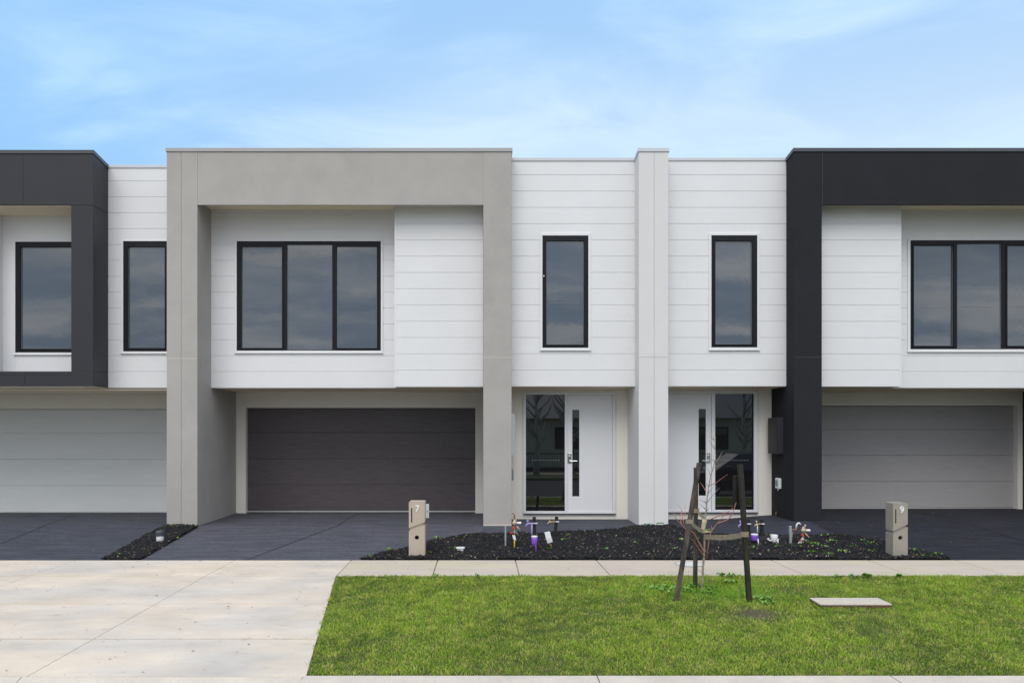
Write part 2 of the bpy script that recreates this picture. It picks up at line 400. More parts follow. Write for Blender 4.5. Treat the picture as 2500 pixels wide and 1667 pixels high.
struct('kerb', kb, M['kerb'])

# ------------------------------------------------------------------ grass
lw = MB()
nx, ny = 90, 50
for j in range(ny+1):
    for i in range(nx+1):
        y = KB+(PF-KB)*j/ny; x0 = lawn_l(y); x = x0+(13-x0)*i/nx
        lw.v.append((x, y, zg(x, y)-.004+.006*math.sin(x*5.3+y*2)*math.sin(y*4.1+x)))
for j in range(ny):
    for i in range(nx):
        a = j*(nx+1)+i; lw.f.append((a, a+1, a+nx+2, a+nx+1))
struct('lawn_soil', lw, M['earth'])
def lf(x, y, s, seed):                             # smooth field in 0..1
    r = np.random.default_rng(seed); v = np.zeros_like(x)
    for k in range(9):
        a = r.uniform(0, 6.28); f = s*r.uniform(.5, 2.2); v += np.sin((x*np.cos(a)+y*np.sin(a))*f+r.uniform(0, 6.28))
    return 1/(1+np.exp(-v*.9))
def np_mesh(name, V, faces_idx, loops_per, cols, material, kind, label, cat):
    me = bpy.data.meshes.new(name); nv = len(V)
    me.vertices.add(nv); me.vertices.foreach_set('co', V.astype(np.float32).ravel())
    nl = len(faces_idx); me.loops.add(nl); me.loops.foreach_set('vertex_index', faces_idx.astype(np.int32))
    npoly = len(loops_per); st = np.concatenate(([0], np.cumsum(loops_per)[:-1]))
    me.polygons.add(npoly); me.polygons.foreach_set('loop_start', st.astype(np.int32)); me.polygons.foreach_set('loop_total', loops_per.astype(np.int32))
    me.update(calc_edges=True)
    ca = me.color_attributes.new('Col', 'FLOAT_COLOR', 'POINT')
    ca.data.foreach_set('color', np.concatenate([cols, np.ones((nv,1))], 1).astype(np.float32).ravel())
    me.materials.append(material)
    o = bpy.data.objects.new(name, me); C.objects.link(o); tag(o, label, cat, kind=kind); return o
ZPa = np.array(ZP)
def zgv(x, y):
    z = np.interp(y, ZPa[:,0], ZPa[:,1])
    t1 = np.clip((x-4.4)/1.4, 0, 1); t2 = np.clip((y-11.6)/3, 0, 1)
    return z+.085*(t1*t1*(3-2*t1))*(t2*t2*(3-2*t2))
def grass():
    n = 390000
    y = rng.uniform(KB-.035, PF+.05, n); x = rng.uniform(-2.2, 8.4, n)
    rag = lf(x, x*0, 14, 31)*lf(x, y, 50, 32)
    kk = (y < PF-.01+.06*rag) & (y > KB+.012-.05*rag); x, y, rag = x[kk], y[kk], rag[kk]; n = len(x)
    xl = wx(821, PF)+(wx(748, KB)-wx(821, PF))*(PF-y)/(PF-KB)
    k = x > xl+.012-.05*lf(y, x*0, 16, 33)*rng.random(n)
    x, y = x[k], y[k]
    p1 = G(1850,1500); p2 = G(1760,1418); p3 = G(1650,1415); p4 = G(1925,1440); tree = G(1713,1440)
    dirt = np.exp(-(((x-p1.x)/.33)**2+((y-p1.y)/.30)**2)**1.5)*.93+np.exp(-(((x-p2.x)/.3)**2+((y-p2.y)/.10)**2))*.35+np.exp(-(((x-p3.x)/.22)**2+((y-p3.y)/.12)**2))*.6+np.exp(-(((x-p4.x)/.35)**2+((y-p4.y)/.25)**2))*.6
    thin = lf(x, y, 3.0, 5)
    k = rng.random(len(x)) > np.clip(dirt, 0, .96)+.12*thin; dirt = dirt[k]
    x, y = x[k], y[k]; n = len(x)
    lush = np.exp(-(((x-tree.x-.2)/1.0)**2+((y-tree.y+.15)/.45)**2))
    a1 = lf(x, y, 2.2, 1); a2 = lf(x, y, 9.0, 2); a3 = lf(x, y, 30.0, 3)
    h = (.012+.016*rng.random(n))*(.75+.5*a2+.3*a1)+.018*lush*rng.random(n)
    tall = rng.random(n) < .02; h[tall] *= 1.8
    az = rng.uniform(0, 2*np.pi, n) + 0; lean = rng.uniform(.15, 1.25, n)
    wdt = rng.uniform(.0016, .0036, n); lowb = rng.random(n) < .25; h[lowb] *= .5
    dx, dy = np.cos(az), np.sin(az); fa = rng.uniform(0, np.pi, n); sx, sy = np.cos(fa)*wdt, np.sin(fa)*wdt
    z = zgv(x, y)
    V = np.zeros((n, 5, 3))
    V[:,0] = np.stack([x-sx, y-sy, z-.004], 1); V[:,1] = np.stack([x+sx, y+sy, z-.004], 1)
    mx_, my_ = x+dx*h*lean*.35, y+dy*h*lean*.35
    V[:,2] = np.stack([mx_+sx*.8, my_+sy*.8, z+h*.6], 1); V[:,3] = np.stack([mx_-sx*.8, my_-sy*.8, z+h*.6], 1)
    V[:,4] = np.stack([x+dx*h*lean, y+dy*h*lean, z+h], 1)
    b = np.arange(n)[:,None]*5
    fi = np.concatenate([b+0, b+1, b+2, b+3, b+3, b+2, b+4], 1).ravel(); lp = np.tile([4, 3], n)
    base = np.array([.36,.54,.05]); yel = np.array([.66,.66,.20]); dark = np.array([.12,.25,.022]); dry = np.array([.62,.52,.30]); brite = np.array([.22,.52,.03])
    t = np.clip(.65*a1+.25*a2+.40*a3+rng.normal(0,.2,n)-.18, 0, 1)[:,None]
    c = dark*(1-t)+base*t
    u = np.clip(.75*lf(x, y, 12.0, 9)*lf(x, y, 40, 8)+.16*a2+rng.normal(0,.2,n), 0, .9)[:,None]; c = c*(1-u)+yel*u
    lu = (lush*.6)[:,None]; c = c*(1-lu)+brite*lu
    d = (rng.random(n) < .11+.25*np.clip(dirt,0,1)); c[d] = dry*rng.uniform(.6,1.2,(d.sum(),1))
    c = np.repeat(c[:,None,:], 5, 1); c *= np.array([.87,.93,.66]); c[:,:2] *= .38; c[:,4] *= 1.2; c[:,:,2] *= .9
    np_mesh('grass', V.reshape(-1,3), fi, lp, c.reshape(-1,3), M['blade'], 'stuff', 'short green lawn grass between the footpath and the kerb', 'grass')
grass()

# ------------------------------------------------------------------ mulch beds
def inpoly(x, y, poly):
    ins = np.zeros(len(x), bool); n = len(poly)
    for i in range(n):
        x1, y1 = poly[i]; x2, y2 = poly[(i+1)%n]
        c = ((y1 > y) != (y2 > y)); xi = (x2-x1)*(y-y1)/((y2-y1) if y2 != y1 else 1e-9)+x1
        ins ^= c & (x < xi)
    return ins
def mulch(pxpoly, n, label, seed, mound=None):
    poly = [(G(*p).x, G(*p).y) for p in pxpoly]
    s = gpoly(poly, .018, 3); struct('mulch_soil', s, M['soil'])
    r = np.random.default_rng(seed)
    X = [p[0] for p in poly]; Y = [p[1] for p in poly]
    x = r.uniform(min(X), max(X), n); y = r.uniform(min(Y), max(Y), n)
    k = inpoly(x, y, poly); x, y = x[k], y[k]; n = len(x)
    hz = .016+.022*lf(x, y, 9, seed+1)
    if mound:
        for mxp, myp, rx, ry, hh in mound: hz += hh*np.exp(-((x-mxp)/rx)**2-((y-myp)/ry)**2)
    L_ = r.uniform(.010, .036, n); W_ = r.uniform(.003, .011, n); T_ = r.uniform(.002, .006, n)
    az = r.uniform(0, np.pi, n); pt = r.normal(0, .45, n)
    u = np.stack([np.cos(az)*np.cos(pt), np.sin(az)*np.cos(pt), np.sin(pt)], 1)*L_[:,None]
    rl = r.normal(0, .5, n); s0 = np.stack([-np.sin(az), np.cos(az), np.zeros(n)], 1)
    up = np.cross(u/np.linalg.norm(u, axis=1)[:,None], s0)
    v = (s0*np.cos(rl)[:,None]+up*np.sin(rl)[:,None]); ww = np.cross(u, v); ww /= np.linalg.norm(ww, axis=1)[:,None]
    v = v*W_[:,None]; ww = ww*T_[:,None]
    c0 = np.stack([x, y, zgv(x, y)+hz+r.uniform(-.008, .012, n)], 1)
    V = np.stack([c0-u-v*.6-ww, c0+u-v-ww, c0+u*.9+v-ww, c0-u*.8+v-ww, c0-u-v*.6+ww, c0+u*.9-v+ww, c0+u+v*.7+ww, c0-u*.8+v+ww], 1)
    b = np.arange(n)[:,None]*8
    q = [0,3,2,1, 4,5,6,7, 0,1,5,4, 1,2,6,5, 2,3,7,6, 3,0,4,7]
    fi = (b+np.array(q)[None,:]).ravel(); lp = np.full(n*6, 4)
    c = np.array([.0085,.0088,.0105])[None]*r.uniform(.4, 2.2, (n,1)); c = c+r.uniform(0, .006, (n,3))
    br = r.random(n) < .055; c[br] = np.array([.10,.072,.045])*r.uniform(.5,1.6,(br.sum(),1))
    lt = r.random(n) < .010; c[lt] = np.array([.32,.26,.18])*r.uniform(.6,1.4,(lt.sum(),1))
    c = np.repeat(c[:,None,:], 8, 1)
    np_mesh('mulch', V.reshape(-1,3), fi, lp, c.reshape(-1,3), M['chip'], 'stuff', label, 'mulch')
    return poly
pm = [(885,1368),(881,1367),(935,1353),(993,1340.6),(1047,1326),(1079.5,1317),(1122.8,1310),(1179,1306),(1249,1303.5),(1300,1305),(1357,1302),(1450,1299),
      (1520,1294),(1558,1288),(1600,1286),(1640,1287),(1665,1294),(1700,1301),(1760,1306),(1850,1309),(1930,1309),(2003,1309),(2100,1313),(2160,1325),(2219,1342),(2264,1352),(2325,1367)]
gm_ = G(1590, 1300)
bed = mulch(pm, 105000, 'black bark mulch in the long garden bed behind the footpath', 21, [(gm_.x, gm_.y, .55, .35, .035)])
pl = [(250,1368),(342,1368),(484,1286),(407,1285),(395,1290)]
bedl = mulch(pl, 18000, 'black bark mulch in the narrow strip between the two left driveways', 22)
def weeds(name, spots, label, seed):
    r = random.Random(seed); m = MB()
    for px, py, sz, k in spots:
        g = G(px, py)
        for q in range(k):
            bx, by = g.x+r.gauss(0, sz*.5), g.y+r.gauss(0, sz*.35); bz = zg(bx, by)+.03
            for j in range(r.randint(5, 9)):
                a = r.uniform(0, 6.28); ln = r.uniform(.02, .055); el = r.uniform(.2, 1.2); wd = ln*.28
                d = Vector((math.cos(a)*math.cos(el), math.sin(a)*math.cos(el), math.sin(el))); s_ = Vector((-math.sin(a), math.cos(a), 0))*wd
                p = Vector((bx, by, bz)); mid = p+d*ln*.55; tip = p+d*ln+Vector((0,0,-ln*.15))
                m.quad(p, mid-s_, tip, mid+s_)
    o = obj(name, m, M['leaf']); tag(o, label, 'weeds', kind='stuff')
weeds('weeds', [(418,1290,.10,9),(440,1289,.12,8),(470,1290,.08,5),(395,1302,.06,4),(425,1308,.07,4),(428,1318,.08,3),(340,1340,.06,2),(290,1360,.05,2)],
      'small green weeds in the mulch at the foot of the grey pillar', 3)
weeds('weeds', [(950,1347,.08,5),(1070,1317,.06,4),(1128,1316,.08,5),(1145,1314,.08,4),(1100,1344,.07,4),(1045,1354,.06,3),(910,1362,.08,4),(1342,1345,.03,3),(1375,1322,.08,4),(1390,1310,.08,4),
                (1660,1322,.06,4),(1620,1342,.05,3),(1650,1345,.05,3),(1710,1305,.10,7),(1730,1300,.08,5),(1780,1325,.08,6),(1770,1322,.07,5),(1560,1330,.1,3),(1480,1345,.1,3),(1900,1340,.06,3),
                (1970,1328,.10,8),(1990,1332,.10,8),(2005,1312,.08,6),(2010,1340,.14,9),(1950,1340,.08,6),(2040,1325,.14,8),(2060,1352,.12,7),(2090,1340,.12,8),(2120,1330,.12,8),(2130,1350,.12,8),(1985,1352,.1,6),(2020,1358,.1,5),
                (2100,1322,.1,6),(2240,1350,.10,7),(2285,1358,.10,6),(2260,1362,.08,4),(1830,1340,.1,4),(1870,1312,.1,3)],
      'small green weeds sprouting from the long mulch bed', 4)
weeds('weeds', [(1600,1440,.12,8),(1640,1440,.10,8),(1685,1436,.10,10),(1672,1446,.10,9),(1760,1408,.10,9),(1790,1410,.10,9),(1775,1425,.12,9),(1730,1440,.10,6),(1850,1465,.12,10),(1880,1470,.12,8),(1870,1478,.10,7),(1620,1447,.1,6),(1740,1455,.1,5),(2120,1411,.05,14),(2112,1410,.04,9),(2190,1411,.06,9),(2085,1411,.06,6),(2045,1412,.05,5),(1165,1411,.05,4),(1060,1411,.05,3)],
      'broad leafed weeds in the grass around the tree stakes', 5)

def litter(name, n, xr, yr, sz, cols, label, seed, ok=None):
    r = random.Random(seed); V = []; Fi = []; Cc = []
    for k in range(n):
        x, y = r.uniform(*xr), r.uniform(*yr)
        if ok and not ok(x, y): continue
        a = r.uniform(0, 6.28); l_ = sz*r.uniform(.4, 1.5); w_ = l_*r.uniform(.25, .8); z = zg(x, y)+.013
        c_ = cols[r.randrange(len(cols))]
        for dx, dy in ((-l_,0),(0,-w_),(l_,0),(0,w_)): V.append((x+dx*math.cos(a)-dy*math.sin(a), y+dx*math.sin(a)+dy*math.cos(a), z+r.uniform(0,.004))); Cc.append(c_)
    nq = len(V)//4
    np_mesh(name, np.array(V), np.arange(nq*4), np.full(nq, 4), np.array(Cc), M['chip'], 'stuff', label, 'litter')
litter('grit', 260, (-9, -1.7), (KB, PB), .012, [(.03,.025,.02),(.08,.06,.04),(.05,.05,.04),(.3,.27,.22)], 'scattered dark grit and leaf scraps on the pale concrete crossover', 41, lambda x, y: x < (lawn_l(y) if y < PF else -1.8))
litter('flecks', 420, (-10, 9), (PB+.05, 16), .012, [(.35,.35,.36),(.22,.22,.24),(.01,.01,.01),(.5,.5,.5)], 'pale flecks and scraps on the dark driveways', 42)
litter('path_grit', 90, (-1.9, 9), (PF+.03, PB-.03), .010, [(.05,.04,.03),(.12,.09,.05),(.1,.16,.03)], 'small scraps of bark and leaf on the footpath', 43)
# ------------------------------------------------------------------ houses
PITCH = .2995; ZB = H+.845
def cladding(name, parent, x0, x1, z0, z1, Y, hole=None, m=None):
    b = MB(); g = .0042
    if hole:
        hx0, hx1, hz0, hz1 = hole
        b.box(x0, hx0+.01, Y+.007, Y+.06, z0+.002, z1-.002); b.box(hx1-.01, x1, Y+.007, Y+.06, z0+.002, z1-.002)
        b.box(hx0+.01, hx1-.01, Y+.007, Y+.06, z0+.002, hz0+.01); b.box(hx0+.01, hx1-.01, Y+.007, Y+.06, hz1-.01, z1-.002)
    else: b.box(x0, x1, Y+.007, Y+.06, z0+.002, z1-.002)
    k = math.floor((z0-ZB)/PITCH+1e-3)
    while True:
        a = max(z0, ZB+k*PITCH+(g if ZB+k*PITCH > z0+.01 else 0)); c = min(z1, ZB+(k+1)*PITCH-g)
        if a >= z1-.002: break
        segs = [(x0, x1)]
        if hole:
            hx0, hx1, hz0, hz1 = hole
            if c > hz0 and a < hz1:
                # boards notch round the opening
                if a < hz0: b.box(hx0, hx1, Y, Y+.0138, a, hz0)
                if c > hz1: b.box(hx0, hx1, Y, Y+.0138, hz1, c)
                segs = [(x0, hx0), (hx1, x1)]
        for s0, s1 in segs: b.box(s0, s1, Y, Y+.0138, a, c)
        k += 1
    return obj(name, b, m or M['clad'], parent, bevel=.002)
def ring(b, x0, x1, z0, z1, t, y0, y1, tb=None, tt=None):
    tb = t if tb is None else tb; tt = t if tt is None else tt
    b.box(x0, x0+t, y0, y1, z0, z1); b.box(x1-t, x1, y0, y1, z0, z1)
    b.box(x0+t, x1-t, y0, y1, z0, z0+tb); b.box(x0+t, x1-t, y0, y1, z1-tt, z1)
def window(parent, Y, fr, tr, panes, dots=None, latch=None):
    """fr, tr = outer frame and white trim in photo pixels x0,x1,ytop,ybot; panes the same"""
    X = lambda p: wx(p, Y); Z = lambda p: wz(p, Y)
    fx0, fx1, fz1, fz0 = X(fr[0]), X(fr[1]), Z(fr[2]), Z(fr[3])
    b = MB(); yf = Y-.012
    # outer perimeter and posts between panes, leaving each pane open
    px = [(X(p[0]), X(p[1]), Z(p[3]), Z(p[2])) for p in panes]
    b.box(fx0, px[0][0], yf, yf+.07, fz0, fz1)
    b.box(px[-1][1], fx1, yf, yf+.07, fz0, fz1)
    for p, q in zip(px, px[1:]): b.box(p[1], q[0], yf, yf+.07, fz0, fz1)
    for p in px:
        b.box(p[0], p[1], yf, yf+.07, p[3], fz1); b.box(p[0], p[1], yf, yf+.07, fz0, p[2])
    win = obj('window', b, M['frame'], parent, bevel=.004)
    sash = MB()
    for i, p in enumerate(px):
        if len(px) == 3 and i == 1: continue
        ring(sash, p[0]-.028, p[1]+.028, p[2]-.028, p[3]+.028, .026, yf-.012, yf-.001)
    obj('sash', sash, M['frame'], win, bevel=.003)
    panes_ = []
    for p in px:
        panes_.append((p, 0)); ya_, yb2, yc2, yd2 = [yf+.030+random.uniform(-.006,.006) for _ in range(4)]; yd2 = ya_+yc2-yb2
        pane_o = obj('pane', MB().hexa([(p[0]-.004,ya_,p[2]-.004),(p[1]+.004,yb2,p[2]-.004),(p[1]+.004,yb2+.03,p[2]-.004),(p[0]-.004,ya_+.03,p[2]-.004)], [(p[0]-.004,yd2,p[3]+.004),(p[1]+.004,yc2,p[3]+.004),(p[1]+.004,yc2+.03,p[3]+.004),(p[0]-.004,yd2+.03,p[3]+.004)]), M['glass'], win); panes_[-1] = (p, pane_o)
        bd = MB(); ring(bd, p[0]-.001, p[1]+.001, p[2]-.001, p[3]+.001, .007, yf+.018, yf+.027)
        obj('glazing_bead', bd, M['greybox'], win)
    t = MB(); tx0, tx1, tz1, tz0 = X(tr[0]), X(tr[1]), Z(tr[2]), Z(tr[3])
    t.box(tx0, fx0-.002, Y-.02, Y+.012, tz0, tz1); t.box(fx1+.002, tx1, Y-.02, Y+.012, tz0, tz1)
    t.box(fx0-.002, fx1+.002, Y-.02, Y+.012, fz1+.002, tz1); t.box(fx0-.002, fx1+.002, Y-.02, Y+.012, tz0, fz0-.002)
    t.box(tx0-.008, tx1+.008, Y-.032, Y-.0205, tz0-.006, tz0+.012)
    obj('architrave', t, M['trim'], win, bevel=.002)
    if dots:
        for d0, d1, dy in dots:
            m = MB(); k = X(d0)
            while k < X(d1):
                m.box(k, k+.007, yf+.0165, yf+.0178, Z(dy)-.006, Z(dy)+.006); k += .018
            xm_ = (X(d0)+X(d1))/2; po = min(panes_, key=lambda e: abs((e[0][0]+e[0][1])/2-xm_))[1]; addto(po, m, M['dot'], ORG[win.name])
    if latch:
        obj('latch', MB().lathe((X(latch[0]), yf-.02, Z(latch[1])), [(.012,0),(.014,.006),(.006,.012)], 12, 'y'), M['white'], win)
    return win
def capping(parent, x0, x1, y0, y1, ztop, m, h=.066, drop=0.0, ov=.016, sides=True, name='parapet_capping'):
    """folded metal cap; its top falls by drop from front to back"""
    b = MB(); a = ov if sides else 0
    xa, xb = x0-a, x1+a
    b.hexa([(xa,y0-ov,ztop-h),(xb,y0-ov,ztop-h),(xb,y1,ztop-h-drop),(xa,y1,ztop-h-drop)], [(xa,y0-ov,ztop),(xb,y0-ov,ztop),(xb,y1,ztop-drop),(xa,y1,ztop-drop)])
    return obj(name, b, m, parent, bevel=.003)
def vline(b, px, Y, z0, z1, t=.006): b.append(MB().box(wx(px,Y)-t/2, wx(px,Y)+t/2, Y-.0015, Y+.004, z0, z1))
def hline(b, x0, x1, Y, z, t=.008): b.append(MB().box(x0, x1, Y-.0016, Y+.004, z-t/2, z+t/2))
def joints(name, l, m, par):
    for q_ in l: obj(name, q_, m, par)
ZT = wz(362, YC); ZTW = wz(386, YF)              # tops of the pillars and of the white bays
BD = wz(500.7, YC)                                # underside of the portal beams
SOF = BD+.115
DROP = ZT-ZTW+.004

def garage_door(parent, x0, x1, ztop, zbot, Y, lines, m, seal=True):
    zs = [ztop]+lines+[zbot]; b = MB()
    for a, c in zip(zs, zs[1:]):
        b.box(x0, x1, Y, Y+.04, c+.003, a-.003)
    b.box(x0, x1, Y+.012, Y+.03, zbot, ztop)
    d = obj('garage_door', b, m, parent, bevel=.006)
    if seal:
        obj('bottom_seal', MB().box(x0, x1, Y-.012, Y+.03, zbot-.028, zbot-.002), M['alu'], d)
        obj('rubber_strip', MB().box(x0, x1, Y-.002, Y+.02, zbot-.085, zbot-.029), M['blackp'], d)
    return d

# ---- house with the grey portal frame and brown garage door
h7 = empty('townhouse', (0, YC, 0), 'townhouse in the middle with grey rendered portal frame, brown garage door and white front door', 'townhouse')
XL0, XL1 = wx(407, YC), wx(482, YC); XR0, XR1 = wx(1180, YC), wx(1249, YC)
fr = MB()
def colm(b, x0, x1, y0, y1, z0, zt, drop=0.0, yb=None):
    """pillar whose head falls back by drop over its visible depth"""
    b.hexa([(x0,y0,z0),(x1,y0,z0),(x1,y1,z0),(x0,y1,z0)], [(x0,y0,zt),(x1,y0,zt),(x1,y1,zt-drop),(x0,y1,zt-drop)])
obj('pillar', (lambda b: (colm(b, XL0, XL1, YC, YG+.1, -.05, ZT-.05), b)[1])(MB()), M['beige'], h7, bevel=.006)
obj('pillar', (lambda b: (colm(b, XR0, XR1, YC, YP+.1, -.05, ZT-.05), b)[1])(MB()), M['beige'], h7, bevel=.006)
bm_ = MB().box(XL1+.001, XR0-.001, YC+.0015, YC+.04, BD, ZT-.05).box(XL1+.001, XR0-.001, YC+.041, YR+.1, SOF+.02, ZT-.05)
obj('portal_beam', bm_, M['beige'], h7, bevel=.004)
jl = []; vline(jl, 442.5, YC, .0, ZT-.07); 
joints('render_joint', jl, M['joint'], h7)
jp = []; vline(jp, 480.5, YC, BD, ZT-.07, .004); vline(jp, 1180.5, YC, BD, ZT-.07, .004)
hline(jp, XL0, XL1, YC, wz(875,YC), .010); hline(jp, XR0, XR1, YC, wz(872.5,YC), .010); hline(jp, XR0, XR1, YC, wz(1281,YC), .02)
joints('render_joint', jp, M['jointl'], h7)
capping(h7, XL0, XR1, YC, YR+.3, ZT, M['capb'])
obj('portal_soffit', MB().box(XL1, XR0, YC+.041, YR+.02, SOF, SOF+.018), M['soffit'], h7)
xj = wx(965, YF)
win7 = window(h7, YR, (578.7,929.9,589.7,856), (574,935,585,862), [(590.7,688.8,602.5,849),(701.4,811.2,597.7,854),(822.7,920.2,602.5,849)],
       dots=[(604,679,751),(716,792,751)])
ht = (wx(574,YR), wx(935,YR), wz(862,YR), wz(585,YR))
cladding('cladding', h7, XL1+.002, xj, ZB-.01, SOF, YR, ht)
cladding('cladding', h7, xj, XR0-.002, ZB-.01, SOF, YF)
obj('corner_trim', MB().box(xj-.012, xj+.02, YF-.004, YR, ZB-.012, SOF-.001), M['trim'], h7)
sfz = H+.842
obj('garage_soffit', MB().box(XL1, xj, YR+.05, YG+.02, sfz, sfz+.03).box(xj, XR0, YF+.05, YG+.02, sfz+.002, sfz+.03), M['soffit'], h7)
ox0, ox1, oz = wx(600,YG), wx(1160.5,YG), wz(995.4,YG)
obj('garage_wall', MB().box(XL1, ox0, YG, YG+.2, -.05, sfz).box(ox1, XR0+.3, YG, YG+.2, -.05, sfz).box(ox0, ox1, YG, YG+.2, oz, sfz), M['offwhite'], h7, bevel=.003)
YD = YG+.13
garage_door(h7, ox0+.001, ox1-.001, oz-.002, wz(1246,YD), YD, [wz(1055.8,YD), wz(1119.7,YD), wz(1183.3,YD)], M['gbrown'])
# entry bay
BX1 = wx(1559.5, YC)
ht = (wx(1318.6,YF), wx(1442,YF), wz(855.5,YF), wz(570,YF))
cladding('cladding', h7, XR1+.002, BX1+.01, ZB, ZTW-.04, YF, ht)
window(h7, YF, (1324.3,1435.9,576,849), (1318.6,1442,570,855.5), [(1333.9,1424.7,589,841)], dots=[(1340,1413,740)], latch=(1327.5,674.5))
capping(h7, XR1, BX1, YF, YR+.4, ZTW, M['capw'], h=.058, sides=False)
obj('porch_soffit', MB().box(XR1-.02, BX1, YF+.05, YP+.02, sfz, sfz+.03), M['soffit'], h7)
def entry(parent, X0, X1, tx, sl, lf_, slot, hx, lever, flip):
    """porch wall with sidelight (sl), door leaf (lf_), slot glass; photo pixel extents"""
    X = lambda p: wx(p, YP); Z = lambda p: wz(p, YP)
    t0, t1 = X(tx[0]), X(tx[1]); zt, zb = Z(tx[2]), Z(tx[3])
    obj('porch_wall', MB().box(X0, t0, YP, YP+.2, -.05, sfz).box(t1, X1, YP, YP+.2, -.05, sfz).box(t0, t1, YP, YP+.2, zt, sfz).box(t0, t1, YP, YP+.2, -.05, zb), M['offwhite'], parent, bevel=.002)
    g = MB(); s0, s1, st, sb = X(sl[0]), X(sl[1]), Z(sl[2]), Z(sl[3]); l0, l1, lt_, lb = X(lf_[0]), X(lf_[1]), Z(lf_[2]), Z(lf_[3])
    ya, yb = YP-.018, YP+.08
    a0, a1 = (s0, l1) if not flip else (l0, s1)
    g.box(t0, a0, ya, yb, zb, zt); g.box(a1, t1, ya, yb, zb, zt)
    mid = (s1, l0) if not flip else (l1, s0)
    g.box(mid[0], mid[1], ya, yb, zb, zt)
    g.box(s0, s1, ya, yb, st, zt); g.box(s0, s1, ya, yb, zb, sb); g.box(l0, l1, ya, yb, lt_, zt); g.box(l0, l1, ya, yb, zb, lb)
    df = obj('door_frame', g, M['trim'], parent, bevel=.004)
    obj('threshold', MB().box(t0-.01, t1+.01, ya-.03, ya-.001, zb-.006, zb+.012), M['capd'], df)
    o2 = MB(); ring(o2, t0-.014, t1+.014, zb, zt+.014, .013, ya-.008, YP+.001, .0005)
    obj('architrave', o2, M['trim'], df)
    sg = obj('sidelight', MB().box(s0, s1, YP+.015, YP+.025, sb, st), M['glassd'], parent)
    dm = MB(); k = s0+.1*(s1-s0)+.06
    while k < s1-.08: dm.lathe((k, YP+.0135, Z(1123)), [(.009,0),(.009,.001)], 8, 'y'); k += .05
    addto(sg, dm, M['dot'], ORG[sg.name])
    p0, p1, pt_, pb_ = X(slot[0]), X(slot[1]), Z(slot[2]), Z(slot[3])
    ld = MB(); yl = YP+.012; e = .003
    ld.box(l0+e, p0, yl, yl+.04, lb+e, lt_-e); ld.box(p1, l1-e, yl, yl+.04, lb+e, lt_-e); ld.box(p0, p1, yl, yl+.04, pt_, lt_-e); ld.box(p0, p1, yl, yl+.04, lb+e, pb_)
    dd = obj('front_door', ld, M['door'], parent, bevel=.002)
    obj('door_glass', MB().box(p0-.003, p1+.003, yl+.012, yl+.02, pb_-.003, pt_+.003), M['glassd'], dd)
    hh = MB(); h0, h1 = X(hx[0]), X(hx[1]); z1, z0 = Z(hx[2]), Z(hx[3])
    hh.box(h0, h1, yl-.008, yl-.0005, z0, z1)
    cxm = (h0+h1)/2
    hh.lathe((cxm, yl-.022, z1-.06), [(.019,0),(.024,.013)], 14, 'y')
    hh.tube([(cxm, yl-.004, z0+.05), (cxm, yl-.045, z0+.05)], .012)
    hh.tube([(cxm, yl-.045, z0+.05), (X(lever), yl-.05, z0+.046)], .0085)
    obj('handle', hh, M['chrome'], dd, bevel=.002)
entry(h7, XR1-.05, BX1, (1278.9,1501.4,957.6,1254), (1283.7,1378.7,963,1247), (1384.8,1495,963.6,1249.6), (1397.4,1414.4,1000,1211.3), (1385.8,1395.2,1106.6,1130.9), 1409, False)
# upper body behind, so that no light leaks
def body(parent, x0, x1):
    obj('house_body', MB().box(x0, x1, YR+.14, 26, sfz+.04, ZTW-.25).box(x0, x1, YG+.3, 26, -.05, sfz+.039).box(x0, x1, YG+.201, YG+.299, sfz-.9, sfz+.039), M['offwhite'], parent)
body(h7, XL0+.02, wx(1595,YC))
obj('parapet_core', MB().box(XR1, BX1, YF+.061, YR+.2, sfz+.05, ZTW-.06), M['offwhite'], h7)
# ---- pale pillar between the two entries
p9 = wx(1631.5, YC)
pb = MB(); colm(pb, BX1, p9, YC, YP+.1, -.05, ZT-.05, DROP*(YP+.1-YC)/(YF-YC)*.9)
obj('party_pillar', pb, M['pillar'], h7, bevel=.006)
jl = []; vline(jl, 1597, YC, .0, ZT-.07, .004); hline(jl, BX1, p9, YC, wz(872,YC), .004); joints('render_joint', jl, M['joint'], h7)
capping(h7, BX1, p9, YC, YF+.02, ZT, M['capw'], h=.066, drop=DROP)

# ---- house with the black portal frame
h9 = empty('townhouse', (wx(2100,YC), YC, 0.05), 'townhouse on the right with black rendered portal frame and grey garage door', 'townhouse')
KX0, KX1 = wx(1938, YC), wx(2006.5, YC); KR0 = wx(2705, YC); KR1 = wx(2780, YC)
b = MB(); colm(b, KX0, KX1, YC, YP+.12, -.05, ZT-.05); obj('pillar', b, M['black'], h9, bevel=.006)
b = MB(); colm(b, KX0+.02, KX1-.02, YP+.121, YG+.1, -.05, ZT-.3); obj('pillar', b, M['black'], h9)
b = MB(); colm(b, KR0, KR1, YC, YG+.1, -.05, ZT-.05); obj('pillar', b, M['black'], h9, bevel=.006)
obj('portal_beam', MB().box(KX1+.001, KR0-.001, YC+.0015, YC+.04, BD, ZT-.05).box(KX1+.001, KR0-.001, YC+.041, YR+.1, SOF+.02, ZT-.05), M['black'], h9, bevel=.004)
jp = []; vline(jp, 2007.5, YC, BD, ZT-.07, .005); hline(jp, KX0, KX1, YC, wz(872,YC), .006); joints('render_joint', jp, M['capd'], h9)
capping(h9, KX0, KR1, YC, YF+.02, ZT, M['capd'], drop=DROP)
obj('portal_soffit', MB().box(KX1, KR0, YC+.041, YR+.02, SOF, SOF+.018), M['soffit'], h9)
x2 = wx(2199.5, YF)
cladding('cladding', h9, KX1+.002, x2, ZB-.005, SOF, YF)
